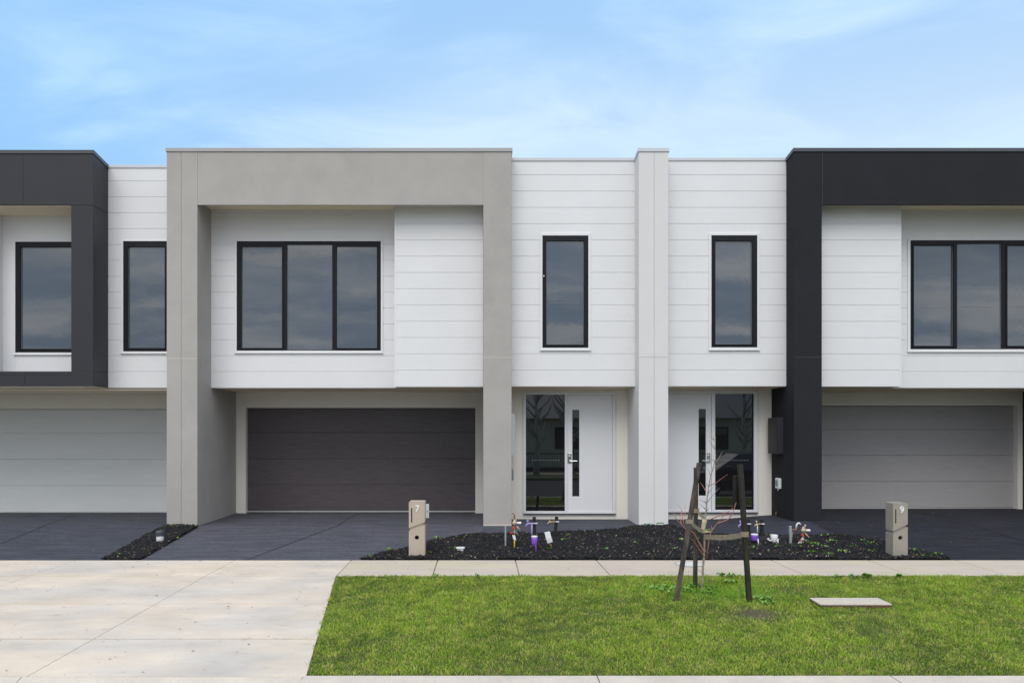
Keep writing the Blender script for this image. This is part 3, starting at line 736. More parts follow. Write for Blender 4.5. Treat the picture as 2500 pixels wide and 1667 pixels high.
obj('corner_trim', MB().box(x2-.02, x2+.004, YF-.004, YR, ZB-.008, SOF-.001), M['trim'], h9)
ht = (wx(2215,YR), wx(2572,YR), wz(859,YR), wz(584,YR))
cladding('cladding', h9, x2, KR0-.002, ZB-.01, SOF, YR, ht)
window(h9, YR, (2221.5,2566,587.5,852.5), (2215,2572,584,859), [(2230,2325.4,600,844),(2335.8,2443.9,594.5,850.5),(2458,2555,600,844)],
       dots=[(2240.5,2312.5,749.5),(2352,2424,748),(2469,2541,748)])
obj('garage_soffit', MB().box(x2, KR0, YR+.05, YG+.02, sfz, sfz+.03).box(KX1, x2, YF+.05, YG+.02, sfz+.002, sfz+.03), M['soffit'], h9)
ox0, ox1, oz = wx(1925,YG), wx(2484.5,YG), wz(990,YG)
obj('garage_wall', MB().box(KX1-.1, ox0, YG, YG+.2, -.05, sfz).box(ox1, KR0, YG, YG+.2, -.05, sfz).box(ox0, ox1, YG, YG+.2, oz, sfz), M['offwhite'], h9, bevel=.003)
garage_door(h9, ox0+.001, ox1-.001, oz-.002, wz(1238,YD), YD, [wz(1048,YD), wz(1111,YD), wz(1175,YD)], M['ggrey'])
ht = (wx(1730.4,YF), wx(1853.3,YF), wz(855,YF), wz(570,YF))
cladding('cladding', h9, p9-.01, KX0+.004, ZB+.003, ZTW-.04, YF, ht)
window(h9, YF, (1736.3,1847.8,575.5,848), (1730.4,1853.3,570,855), [(1746,1835,589,840)])
capping(h9, p9, KX0, YF, YR+.4, ZTW, M['capw'], h=.055, sides=False)
obj('porch_soffit', MB().box(p9, KX0, YF+.05, YP+.02, sfz, sfz+.03), M['soffit'], h9)
entry(h9, p9-.1, KX0, (1621,1847.7,955.6,1251), (1745.4,1840,961,1244), (1627,1737,962,1247.5), (1706,1723.6,998,1209.6), (1725.5,1734.5,1105,1130), 1713, True)
body(h9, wx(1597,YC), KR1-.02)
obj('parapet_core', MB().box(p9, KX0, YF+.061, YR+.2, sfz+.05, ZTW-.06), M['offwhite'], h9)

# ---- house with the charcoal box frame
YL = 1.01*YC
h5 = empty('townhouse', (wx(0,YC), YC, 0), 'townhouse on the left with charcoal panelled box frame and pale blue grey garage door', 'townhouse')
LX1 = wx(228, YL); LXi = wx(174, YL); LZT = wz(367, YL); LZb = wz(942, YL); Lzi = wz(906.5, YL); LZB = wz(501.5, YL)
LX0 = LX1-6.1
DL = LZT-wz(404, YR)-.0
b = MB(); b.hexa([(LX0,YL,LZB+.003),(LX1,YL,LZB+.003),(LX1,YR+.03,LZB+.003),(LX0,YR+.03,LZB+.003)], [(LX0,YL,LZT-.05),(LX1,YL,LZT-.05),(LX1,YR+.03,LZT-.05-DL),(LX0,YR+.03,LZT-.05-DL)])
obj('frame_head', b, M['charpanel'], h5, bevel=.004)
obj('frame_leg', MB().box(LXi, LX1, YL, YR+.03, Lzi, LZB-.003), M['charpanel'], h5, bevel=.004)
obj('frame_leg', MB().box(LX0, LX0+.4, YL, YR+.03, Lzi, LZB-.003), M['charpanel'], h5, bevel=.004)
obj('frame_sill', MB().box(LX0, LX1, YL, YR+.03, LZb, Lzi-.001).box(LX0+.4, LXi, YL-.003, YL+.02, wz(915,YL), Lzi+.001), M['charpanel'], h5, bevel=.004)
jl = []; vline(jl, 60, YL, LZb, wz(916,YL), .006); vline(jl, 57, YL, LZB, LZT-.07, .003); joints('panel_joint', jl, M['jointk'], h5)
capping(h5, LX0, LX1, YL, YR+.02, LZT, M['capd'], drop=DL)
obj('portal_soffit', MB().box(LX0+.4, LXi, YL+.03, YR+.12, LZB-.012, LZB+.001), M['soffit'], h5)
YI = YR+.10
obj('recess_wall', MB().box(wx(7,YI), wx(38.8,YI)-.004, YI, YI+.1, LZb+.02, LZB-.013).box(wx(38.8,YI)-.004, LX1-.05, YI, YI+.1, LZb+.02, wz(860.5,YI)-.004).box(wx(38.8,YI)-.004, LX1-.05, YI, YI+.1, wz(591,YI)+.004, LZB-.013).box(wx(7,YI)-1.5, wx(7,YI), YL+.25, YI+.1, LZb+.25, LZB-.013).box(LX0+.4, wx(7,YI)-1.5, YI, YI+.1, LZb+.25, LZB-.013), M['clad'], h5, bevel=.003)
window(h5, YI, (38.8,232,591,860.5), (35,236,587,866), [(51.4,219,604,851)], dots=[(83,160,754)])
BL0, BL1 = LX1-.05, XL0-.001
ht = (wx(296,YR), wx(419.5,YR), wz(863,YR), wz(588,YR))
cladding('cladding', h5, BL0, XL0+.3, ZB-.01, wz(408,YR), YR, ht)
window(h5, YR, (302,413.7,589.7,857.9), (296,419.5,588,863), [(314,403,603.3,849)], dots=[(326,390,751)])
capping(h5, LX1, XL0, YR, YR+.6, wz(403.5,YR), M['capw'], h=.056, sides=False)
z5 = wz(962, YG)
obj('garage_soffit', MB().box(LX0, XL0+.1, YR+.05, YG+.02, z5, z5+.03).box(LX0, LX1-.02, YL+.06, YR+.049, LZb-.012, LZb-.001), M['soffit'], h5)
obj('soffit_strip', MB().box(wx(-60,YL), wx(205,YL), YL+.07, YL+.19, LZb-.022, LZb-.013), M['trim'], h5)
oz = wz(998, YG)
obj('garage_wall', MB().box(LX0, wx(-190,YG), YG, YG+.2, -.05, z5).box(wx(-190,YG), XL0+.3, YG, YG+.2, oz, z5), M['offwhite'], h5, bevel=.003)
garage_door(h5, wx(-188,YG), XL0+.3, oz-.002, wz(1250,YD), YD, [wz(1056.6,YD), wz(1121,YD), wz(1185.5,YD)], M['gpale'])
body(h5, LX0, XL0)

# ------------------------------------------------------------------ things fixed to the houses
def meter(loc, sz, m, label, side, dm=None):
    x, y, z = loc; w_, d, h_ = sz
    t = empty('meter_box', (x, y, z), label, 'meter box')
    s = side
    obj('cabinet', MB().box(x, x+s*w_, y, y+d, z, z+h_), m, t, bevel=.005)
    obj('cabinet_door', MB().box(x+s*(w_+.001), x+s*(w_+.012), y+.02, y+d-.02, z+.03, z+h_-.03), dm or m, t, bevel=.004)
    return t
meter((XR1+.001, YP-.52, wz(1110,YP)), (.075,.42,.78), M['meterw'], 'white electricity meter box on the side of the grey pillar beside the front door', 1)
t = empty('connection_box', (XR1+.001, YP-.38, wz(1168,YP)), 'small grey green connection box below the white meter box', 'connection box')
z0 = wz(1170,YP); obj('cover', MB().box(XR1+.001, XR1+.05, YP-.4, YP-.22, z0, z0+.23), M['greybox'], t, bevel=.012); obj('lip', MB().box(XR1+.001, XR1+.062, YP-.41, YP-.39, z0+.02, z0+.2), M['greybox'], t, bevel=.004)
meter((KX0-.001, YP-.62, wz(1106,YP)), (.11,.5,.68), M['charpanel'], 'dark meter box on the side wall of the black pillar beside the right sidelight', -1)
yb_ = YP-.42; zc = wz(1192.5, yb_)
t = empty('connection_box', (KX0-.001, yb_, zc), 'small white connection box on the black side wall under the dark meter box', 'connection box')
obj('cover', MB().box(KX0-.055, KX0-.001, yb_-.1, yb_+.1, zc, zc+.20), M['white'], t, bevel=.015)
obj('label_plate', MB().box(KX0-.060, KX0-.056, yb_-.04, yb_+.06, zc+.05, zc+.16), M['greybox'], t)
obj('cable_gland', MB().tube([(KX0-.03,yb_,zc-.001),(KX0-.03,yb_,zc-.035)], .014), M['white'], t)
ypp = YP-.25; q = lambda a, b: (wx(a, ypp), ypp, wz(b, ypp))
t = tag(obj('copper_pipe', MB().tube([q(1894,1272), q(1894.3,1251), q(1896,1249), q(1904,1248.5)], .011), M['copper'], loc=q(1894,1272), smooth=True), 'bent copper pipe stub rising beside the foot of the black wall', 'pipe')

# ------------------------------------------------------------------ letterboxes
def digit(ch, size, M4, parent):
    cu = bpy.data.curves.new('house_number', 'FONT'); cu.body = ch; cu.size = size; cu.extrude = .004; cu.align_x = 'CENTER'; cu.align_y = 'CENTER'; cu.offset = .0022
    to = bpy.data.objects.new('tmp', cu); C.objects.link(to)
    bpy.context.view_layer.update()
    me = bpy.data.meshes.new_from_object(to.evaluated_get(bpy.context.evaluated_depsgraph_get()))
    C.objects.unlink(to); bpy.data.objects.remove(to)
    me.name = 'house_number'; me.transform(M4); me.materials.clear(); me.materials.append(M['white'])
    me.transform(Matrix.Translation(-ORG[parent.name])); o = bpy.data.objects.new('house_number', me); C.objects.link(o); o.parent = parent
def letterbox(gx, gy, gz, wd, dp, ht_, rot, ch, m, label, frac, inner=False):
    """local frame: x to the right, y away from the street; built around 0 then turned"""
    t = empty('letterbox', (gx, gy, gz), label, 'letterbox')
    R = Matrix.Rotation(rot, 4, 'Z'); Tm = Matrix.Translation((gx, gy, gz))
    x0, x1 = -wd/2, wd/2; a, c = frac               # heights of the slanting waist at left and right
    gp = .042*ht_/.8
    def P(poly, y0, y1): return MB().prism(poly, y0, y1).xf(Tm @ R)
    low = [(x0,-.03),(x1,-.03),(x1,c-gp),(x0,a-gp)]
    top = [(x0,a),(x1,c),(x1,ht_),(x0,ht_)]
    # hole and slot are cut by building the front slab around them
    hx, hz, hr = 0.02*0, ht_*.365, .032
    seg = 20
    lowm = MB(); outer = []
    # front face of lower block as ring of quads around the round hole
    pts = [(hx+hr*math.cos(2*math.pi*k/seg), hz+hr*math.sin(2*math.pi*k/seg)) for k in range(seg)]
    def edge(px_, pz):                            # push a direction out to the outline
        d = Vector((px_-hx, pz-hz)); best = None
        for (A, B) in zip(low, low[1:]+low[:1]):
            A = Vector(A); B = Vector(B); e = B-A; den = d.x*e.y-d.y*e.x
            if abs(den) < 1e-9: continue
            s = ((A.x-hx)*e.y-(A.y-hz)*e.x)/den; u = ((A.x-hx)*d.y-(A.y-hz)*d.x)/den
            if s > 0 and -1e-6 <= u <= 1+1e-6 and (best is None or s < best): best = s
        return (hx+d.x*best, hz+d.y*best)
    ang = sorted([math.atan2(z-hz, x-hx) for x, z in low]+[2*math.pi*k/seg-math.pi for k in range(seg)])
    inn = [(hx+hr*math.cos(t_), hz+hr*math.sin(t_)) for t_ in ang]; out = [edge(*p) for p in inn]; n_ = len(ang)
    y0, y1, yd = -dp/2, dp/2, -dp/2+.10
    for k in range(n_):
        j = (k+1) % n_
        lowm.quad((inn[k][0],y0,inn[k][1]), (out[k][0],y0,out[k][1]), (out[j][0],y0,out[j][1]), (inn[j][0],y0,inn[j][1]))
        lowm.quad((inn[j][0],y0,inn[j][1]), (inn[j][0],yd,inn[j][1]), (inn[k][0],yd,inn[k][1]), (inn[k][0],y0,inn[k][1]))
        lowm.quad((out[k][0],y0,out[k][1]), (out[k][0],y1,out[k][1]), (out[j][0],y1,out[j][1]), (out[j][0],y0,out[j][1]))
    lowm.quad(*[(x, y1, z) for x, z in reversed(out)])
    lowm.xf(Tm @ R); obj('lower_block', lowm, m, t)
    obj('paper_hole', MB().lathe((hx, yd-.004, hz), [(hr,0),(hr,.006)], 20, 'y').xf(Tm @ R), M['blackp'], t)
    obj('waist', P([(x0+.018,a-gp-.002),(x1-.018,c-gp-.002),(x1-.018,c+.002),(x0+.018,a+.002)], y0+.018, y1-.018), m, t)
    s0, s1 = x0+wd*.14, x0+wd*.14+.018; z0, z1 = ht_*.635, ht_*.90
    up = MB()
    # slot cut: pieces around it in front, solid behind
    def zb(x): return a+(c-a)*(x-x0)/wd
    up.prism([(x0,zb(x0)),(s0,zb(s0)),(s0,ht_),(x0,ht_)], y0, y0+.02); up.prism([(s1,zb(s1)),(x1,zb(x1)),(x1,ht_),(s1,ht_)], y0, y0+.02)
    up.prism([(s0,zb(s0)),(s1,zb(s1)),(s1,z0),(s0,z0)], y0, y0+.02); up.prism([(s0,z1),(s1,z1),(s1,ht_),(s0,ht_)], y0, y0+.02)
    up.prism(top, y0+.0202, y1); up.xf(Tm @ R); obj('upper_block', up, m, t)
    obj('mail_slot', P([(s0,z0),(s1,z0),(s1,z1),(s0,z1)], y0+.017, y0+.0201), M['jointk'], t)
    obj('cap', P([(x0+.004,ht_+.0005),(x1-.004,ht_+.0005),(x1-.012,ht_+.010),(x0+.012,ht_+.010)], y0+.004, y1-.004), m, t)
    M4 = Tm @ R @ Matrix.Translation((wd*.10 if ch == '9' else wd*.03, y0-.003, ht_*.885)) @ Matrix.Rotation(math.radians(90), 4, 'X')
    digit(ch, .13, M4, t)
    return t, Tm @ R
g = G(1018, 1362); s = F/g.y
t7, X7 = letterbox(g.x, g.y+.10, g.z+.01, 38.8/s, .26, 135/s, 0.0, '7', M['mail7'], 'tan letterbox with white number 7, grey door open at its side', (72/s, 87/s))
wd = 38.8/s; hh = 135/s
obj('side_door', MB().box(wd/2+.001, wd/2+.052, .0, .012, hh*.70, hh*.955).xf(X7), M['meterw'], t7, bevel=.002)
obj('door_lock', MB().lathe((wd/2+.03, -.008, hh*.83), [(.008,0),(.008,.008)], 10, 'y').xf(X7), M['chrome'], t7)
g = G(2199, 1362); s = F/g.y
letterbox(g.x, g.y+.12, g.z+.01, .212, .235, 131/s, math.radians(-2), '9', M['mail9'], 'taupe letterbox with white number 9 in the mulch before the right driveway', (64/s, 81/s))

# ------------------------------------------------------------------ garden services
def at(Y): return lambda px, py, dy=0.0: (wx(px, Y), Y+dy, wz(py, Y))
g = G(391, 1326); q = at(g.y); r0 = 8.8*g.y/F
t = empty('garden_light', tuple(g), 'small bollard light with dark cap and white body in the left mulch strip', 'garden light')
obj('body', MB().lathe(g, [(r0,-.02),(r0,.10),(r0*.98,.125)], 20), M['white'], t, smooth=True)
obj('cap', MB().lathe(g, [(r0*1.22,.126),(r0*1.25,.135),(r0*1.2,.185),(r0*.9,.205),(r0*.3,.212)], 20), mat('slate_plastic', (.045,.05,.062), .35), t)

g = G(1124, 1350); q = at(g.y)
obj_ = tag(obj('concrete_block', MB().box(g.x-.062, g.x+.062, g.y-.03, g.y+.06, g.z+.07, g.z+.092).box(g.x-.045, g.x+.045, g.y-.02, g.y+.05, g.z, g.z+.069), M['white'], loc=tuple(g), bevel=.005), 'low white vent fitting lying in the mulch right of the tan letterbox', 'fitting')
g = G(1234, 1339); q = at(g.y)
tag(obj('marker_post', MB().box(g.x-.012, g.x+.012, g.y-.01, g.y+.01, g.z-.02, q(0,1281)[2]), M['galv'], loc=tuple(g), bevel=.003), 'thin galvanised post in the mulch left of the yellow gas riser', 'post')

def gas_riser(px, py, top, mirror, label, tilt=0.0, wrap=False):
    g = G(px, py); q = at(g.y); k = g.y/F; m = -1 if mirror else 1
    t = empty('gas_riser', tuple(g), label, 'gas riser')
    X = lambda d: g.x+m*d*k; Z = lambda p: q(0, p)[2]
    yy = g.y
    obj('riser_pipe', MB().tube([(g.x, yy, g.z-.03), (g.x, yy, Z(top+54))], .0105, 10), M['yellow'], t, smooth=True)
    obj('valve_body', MB().tube([(g.x,yy,Z(top+54)),(g.x,yy,Z(top+49)),(g.x,yy,Z(top+44)),(g.x,yy,Z(top+36))], [.014,.019,.014,.013], 10).tube([(X(0),yy,Z(top+47)),(X(7),yy-.01,Z(top+51)),(X(10),yy-.02,Z(top+58))], .004, 6), M['galv'], t, smooth=True)
    obj('red_handle', MB().tube([(X(-2),yy-.02,Z(top+48)),(X(-11),yy-.03,Z(top+51))], [.009,.012], 8), M['red'], t, smooth=True)
    obj('red_cap', MB().lathe((X(-3),yy-.035,Z(top+38)), [(.012,0),(.019,.01),(.019,.03)], 12, 'y'), M['red'], t)
    reg = MB()
    reg.tube([(g.x,yy,Z(top+37)),(g.x,yy,Z(top+30)),(g.x,yy,Z(top+17))], [.014,.017,.014], 10)
    reg.lathe((g.x,yy-.04,Z(top+26)), [(.020,0),(.034,.012),(.037,.04),(.028,.06),(.02,.075)], 20, 'y')
    reg.tube([(X(3),yy,Z(top+24)),(X(5),yy,Z(top+14)),(X(6),yy,Z(top+12))], [.013,.014,.011], 10)
    reg.tube([(X(4),yy,Z(top+32)),(X(9),yy-.01,Z(top+38)),(X(13),yy-.02,Z(top+43))], [.010,.011,.010], 10)
    obj('regulator', reg, M['bronze'], t, smooth=True)
    obj('vent_cap', MB().tube([(X(6),yy-.01,Z(top+26)),(X(16),yy-.01,Z(top+26)),(X(16.3),yy-.01,Z(top+26))], [.018,.019,.017], 12), M['white'], t, smooth=True)
    obj('brass_nut', MB().tube([(g.x,yy,Z(top+44)),(g.x,yy,Z(top+37))], .017, 6), M['brass'], t)
    return t, X, Z, yy
t, X, Z, yy = gas_riser(1256, 1342, 1250, False, 'yellow gas riser with brass regulator and red valve beside the grey pillar')
obj('outlet_pipe', MB().tube([(X(0),yy,Z(1268)),(X(0),yy,Z(1256)),(X(-1.5),yy,Z(1253.5)),(X(-6),yy+.01,Z(1253.2))], .010, 8), M['copper'], t, smooth=True)
obj('tag', MB().quad((X(-6),yy-.02,Z(1304)),(X(2),yy-.02,Z(1308)),(X(4),yy-.02,Z(1318)),(X(-3),yy-.02,Z(1315))), M['white'], t)
t, X, Z, yy = gas_riser(1960.5, 1331, 1268, False, 'yellow gas riser with white tag and bent white outlet near the black pillar')
obj('outlet_pipe', MB().tube([(X(-6),yy,Z(1280)),(X(-10),yy,Z(1276)),(X(-13),yy,Z(1277)),(X(-16),yy,Z(1281)),(X(-17),yy,Z(1289))], .0125, 10), M['white'], t, smooth=True)
obj('copper_tail', MB().tube([(X(-17),yy,Z(1289)),(X(-17),yy,Z(1293)),(X(-24),yy,Z(1292)),(X(-27),yy,Z(1290)),(X(-27),yy,Z(1314)),(X(-27),yy,g.z)], .010, 8), M['copper'], t, smooth=True)
tg = MB().quad((X(-3),yy-.03,Z(1310)),(X(-1),yy-.03,Z(1315)),(X(-8),yy-.03,Z(1329)),(X(-15),yy-.03,Z(1325))); obj('tag', tg, M['white'], t)
tp = MB()
for k in range(4):
    f0 = .18+.2*k; a = Vector((X(-3.2),yy-.032,Z(1312.5))).lerp(Vector((X(-13),yy-.032,Z(1325))), f0)
    d = Vector((4.2*yy/F, 0, -2.5*yy/F)); e = Vector((-.9*yy/F, 0, -1.1*yy/F))
    tp.quad(a, a+d, a+d+e*.9, a+e*.9)
obj('tag_print', tp, M['blackp'], t)
g = G(1929.5, 1332); q = at(g.y)
tag(obj('marker_post', MB().box(g.x-.017, g.x+.017, g.y-.015, g.y+.015, g.z-.02, q(0,1283)[2]).box(g.x-.022, g.x-.0172, g.y-.02, g.y+.02, g.z+.2, q(0,1283)[2]-.01), M['galv'], loc=tuple(g), bevel=.003), 'galvanised angle post in the mulch left of the right gas riser', 'post')

def tap_post(px, base, top, lean, tap_px, tap_py, m, pipe_px, label, rise=None):
    g = G(px, base); q = at(g.y); k = g.y/F
    t = empty('garden_tap', tuple(g), label, 'garden tap')
    hw = 4.0*k
    P0 = Vector((g.x, g.y, g.z-.03)); P1 = Vector((g.x+lean*k, g.y, q(0, top)[2]))
    obj('post', MB().tube([P0, P1], hw*1.35, 4, rot=math.pi/4), M['blackp'], t, bevel=.002)
    yy = g.y-.045
    b = MB(); X = lambda p: wx(p, yy); Z = lambda p: wz(p, yy)
    b.tube([(X(px+lean*.7), yy, Z(tap_py)), (X(tap_px+5), yy, Z(tap_py)), (X(tap_px+1), yy, Z(tap_py+1)), (X(tap_px-2), yy, Z(tap_py+4)), (X(tap_px-2.5), yy, Z(tap_py+8))], [.010,.011,.013,.011,.013], 10)
    b.tube([(X(tap_px+2), yy, Z(tap_py)), (X(tap_px+2), yy, Z(tap_py-6))], .009, 8)
    tp_ = obj('tap', b, m, t, smooth=True)
    b = MB(); b.tube([(X(tap_px-1.5), yy-.02, Z(tap_py-7)), (X(tap_px+5.5), yy+.02, Z(tap_py-7))], .0075, 8); b.tube([(X(tap_px+2), yy, Z(tap_py-6)), (X(tap_px+2), yy, Z(tap_py-9))], [.011,.009], 8)
    obj('handle', b, m if m is M['lilac'] else M['bronze'], tp_, smooth=True)
    if pipe_px: obj('water_pipe', MB().tube([(X(pipe_px), yy, g.z-.02), (X(pipe_px), yy, Z(tap_py))], .0095, 8), M['lilac'] if m is M['lilac'] else M['galv'], t, smooth=True)
    obj('clamp', MB().tube([(X(px+lean*.7)-hw*1.4, g.y-.03, Z(tap_py)), (X(px+lean*.7)+hw*1.9, g.y-.03, Z(tap_py))], .011, 8), M['white'], t, smooth=True)
tap_post(1306, 1312, 1261, -2, 1286.5, 1277.5, M['lilac'], 1298.5, 'garden tap with lilac pipe and spout on a black post before the left sidelight')
tap_post(1354, 1312, 1260.5, 5, 1339.5, 1273.5, M['brass'], None, 'brass garden tap on a leaning black post before the white left front door')
tap_post(1827, 1313, 1268, -.5, 1806, 1279, M['lilac'], None, 'garden tap with lilac spout on black post half hidden by right tree stake')
tap_post(1859.5, 1314, 1267, 0, 1845, 1279, M['brass'], 1849, 'brass garden tap on the upright black post right of the tree stakes')

def water_meter(px, top, w_px, h_px, m, label, tail, tail_m, tilt=0.0, base=1350, lid=True):
    g = G(px, base); yy = g.y; k = yy/F; t = empty('water_meter', tuple(g), label, 'water meter')
    c = Vector((wx(px, yy), yy, wz(top, yy)))
    r = w_px*k/2; h_ = h_px*k
    R = Matrix.Translation(c) @ Matrix.Rotation(tilt, 4, 'Y')
    obj('body', MB().lathe((0,0,-h_), [(r*.72,0),(r*.85,h_*.25),(r*.95,h_*.5),(r,h_*.8),(r,h_)], 18).xf(R), m, t, smooth=True)
    if lid: obj('lid', MB().lathe((0,0,.0005), [(r*1.03,0),(r*1.03,.012),(r*.9,.016)], 18).xf(R), M['white'], t)
    if m is not M['purple']: obj('elbow', MB().tube([(-r*.8,0,-h_*.7),(-r*1.5,0,-h_*.75),(-r*1.7,0,-h_*.55),(-r*1.7,0,-h_*.4)], [.014,.014,.015,.018], 8).tube([(r*.7,0,-h_*.6),(r*1.25,0,-h_*.65)], .016, 8).xf(R), M['white'], t, smooth=True)
    tl = [Vector((wx(a, yy), yy-.02, wz(b_, yy))) for a, b_ in tail]
    obj('inlet_pipe', MB().tube(tl, .0105, 8), tail_m, t, smooth=True)
    return t
water_meter(1304.5, 1310, 15, 20, M['purple'], 'purple water meter with white lid and purple pipe, below the lilac tap', [(1307,1318),(1307.5,1330),(1308.5,1354)], M['purple'], base=1352)
g = G(1348, 1346); yy = g.y
t = empty('water_meter', tuple(g), 'white water meter with its lid flipped open, left of the leaning black post', 'water meter')
def qd(pts, th, name, m):
    a = [Vector((wx(x_, yy), yy-th, wz(y_, yy))) for x_, y_ in pts]; b_ = [p+Vector((0, th*1.6, 0)) for p in a]
    obj(name, MB().hexa([a[3], a[2], b_[2], b_[3]], [a[0], a[1], b_[1], b_[0]]), m, t, bevel=.004)
qd([(1329,1299),(1342.5,1296.5),(1346,1312),(1333,1315)], .02, 'lid', M['white'])
qd([(1333,1315.3),(1347,1312.5),(1349,1322),(1336.5,1325.5)], .035, 'body', M['meterw'])
obj('inlet_pipe', MB().tube([(wx(1341,yy),yy,wz(1322,yy)),(wx(1345,yy),yy-.02,wz(1331,yy)),(wx(1350,yy),yy-.02,wz(1349,yy))], .0085, 8), M['copper'], t, smooth=True)
water_meter(1842, 1305, 17, 15, M['purple'], 'purple water meter with white lid low in the mulch by the right tree stake', [(1849,1314),(1850,1322),(1851,1334)], M['white'], base=1332)
water_meter(1890, 1307, 17, 16, M['white'], 'white water meter with round cover between the brass tap and the galvanised angle post', [(1897,1316),(1898,1324),(1899,1334)], M['white'], base=1332)
for px, py, w_, h_, lab in ((1612, 1281, 20, 6.5, 'small green valve box lid at the foot of the pale pillar, right side'), (1581, 1283, 20, 4, 'low green valve box lid at the foot of the pale pillar, left side')):
    yy = YC-.10; g = Vector((wx(px,yy), yy, zg(wx(px,yy),yy)+.02)); k = yy/F
    t = empty('valve_box', tuple(g), lab, 'valve box')
    obj('box', MB().hexa([(g.x-w_*k*.5,yy-.06,g.z-.03),(g.x+w_*k*.5,yy-.06,g.z-.03),(g.x+w_*k*.5,yy+.06,g.z-.03),(g.x-w_*k*.5,yy+.06,g.z-.03)], [(g.x-w_*k*.42,yy-.05,g.z+h_*k),(g.x+w_*k*.42,yy-.05,g.z+h_*k),(g.x+w_*k*.42,yy+.05,g.z+h_*k),(g.x-w_*k*.42,yy+.05,g.z+h_*k)]), M['covl'], t, bevel=.006)
    obj('lid', MB().box(g.x-w_*k*.40, g.x+w_*k*.40, yy-.045, yy+.045, g.z+h_*k+.001, g.z+h_*k+.014), M['greenp'], t, bevel=.005)
# ------------------------------------------------------------------ round cover in the footpath, board on the grass
c = G(1683, 1378); rr = 35*c.y/F
t = empty('pit_cover', tuple(c), 'round pale cover with dark rim set in the footpath behind the stakes', 'pit cover')
def disc(r1, r2, off):
    m = MB(); n = 40
    for k in range(n):
        for r_ in (r1, r2):
            x, y = c.x+r_*math.cos(k*2*math.pi/n), c.y+r_*math.sin(k*2*math.pi/n); m.v.append((x, y, zg(x, y)+off))
    for k in range(n): a = 2*k; b_ = 2*((k+1)%n); m.f.append((a, a+1, b_+1, b_))
    return m
obj('rim', disc(rr*.93, rr, .013), M['greybox'], t)
obj('cover', disc(.001, rr*.93, .012), M['covl'], t)
p = [G(*a) for a in ((2002,1484),(2178,1484),(2143,1468),(1976,1468))]
t = empty('timber_board', tuple(p[0]), 'pale weathered timber board lying on the grass', 'board')
zt_ = [v.z+.045 for v in p]
obj('top_face', MB().hexa([(v.x,v.y,z-.012) for v, z in zip(p, zt_)], [(v.x,v.y,z) for v, z in zip(p, zt_)]), M['ply'], t, bevel=.002)
obj('board_core', MB().hexa([(v.x,v.y,z-.04) for v, z in zip(p, zt_)], [(v.x+.001,v.y+.002,z-.0125) for v, z in zip(p, zt_)]), M['plyedge'], t, bevel=.002)

# ------------------------------------------------------------------ stakes, ties, sapling
g1, g2, g3, gt = G(1649,1468), G(1830,1470), G(1697,1435), G(1713,1440)
def P3(px, py, Y): return Vector((wx(px, Y), Y, wz(py, Y)))
tops = {}
def stake(g, tpx, tpy, Yt, rad, m, label, rot):
    a = Vector((g.x, g.y, g.z-.05)); b = P3(tpx, tpy, Yt)
    n = 9; pts = [a.lerp(b, k/n) for k in range(n+1)]
    rs = [rad*(1+.006*math.sin(k*2.1)) for k in range(n+1)]
    o = obj('tree_stake', MB().tube(pts, rs, 4, rot=rot), m, loc=tuple(g), bevel=.003)
    tag(o, label, 'tree stake', 'hardwood stakes round the sapling'); return a, b
s1 = stake(g1, 1707, 1130, g1.y+.12, .040, M['stakel'], 'leaning grey brown timber stake, front left of the sapling', .5)
s2 = stake(g2, 1806.5, 1133, g2.y+.10, .036, M['stake'], 'dark mossy timber stake standing apart, right of the sapling', .9)
s3 = stake(g3, 1699, 1141, g3.y-.02, .034, M['stakel'], 'timber stake partly hidden behind the front left stake', .7)
obj_ = obj('stake_cut_end', MB(), M['hessl']) if False else None
YT = gt.y
def tr(px, py, dy=0.0): return P3(px, py, YT+dy)
def z3(a, b): return (1600+a/5.227, 1040+b/5.227)
tree = empty('sapling', tuple(gt), 'bare young sapling with red twigs tied between three timber stakes', 'sapling')
tk = [(1713,1444),(1715,1420),(1716,1385),(1718.5,1362),(1719.5,1340),(1720,1310),(1719,1285),(1722,1262),(1724,1246.6),(1726,1218),(1730,1191),(1735,1162),(1741.6,1139.5),(1746,1124),(1746.5,1110),(1745.8,1089.7),(1746.4,1065)]
rd = [.018,.015,.013,.013,.012,.0115,.011,.010,.009,.008,.0075,.0065,.006,.005,.0042,.003,.0015]
obj('trunk', MB().tube([tr(*p_) for p_ in tk], rd, 8), M['bark'], tree, smooth=True)
up_br = [[(755,290),(720,235),(680,175)],[(755,180),(720,155),(690,120)],[(748,170),(740,145),(735,120)],[(762,470),(815,400),(840,350),(862,320)],[(755,530),(815,500),(865,465)],
         [(703,630),(680,560),(640,500)],[(690,760),(770,725),(850,665),(920,615)],[(680,775),(655,740),(635,715)],[(645,830),(610,770),(570,715)],[(675,860),(705,815),(750,765)],
         [(665,970),(740,870),(820,785)],[(650,975),(610,960),(560,935)],[(640,1060),(600,1020),(560,985)],[(765,455),(735,430),(705,410)],[(735,560),(700,620)][:2],[(650,1000),(635,960),(625,935)],[(655,1080),(675,1060),(690,1040)]]
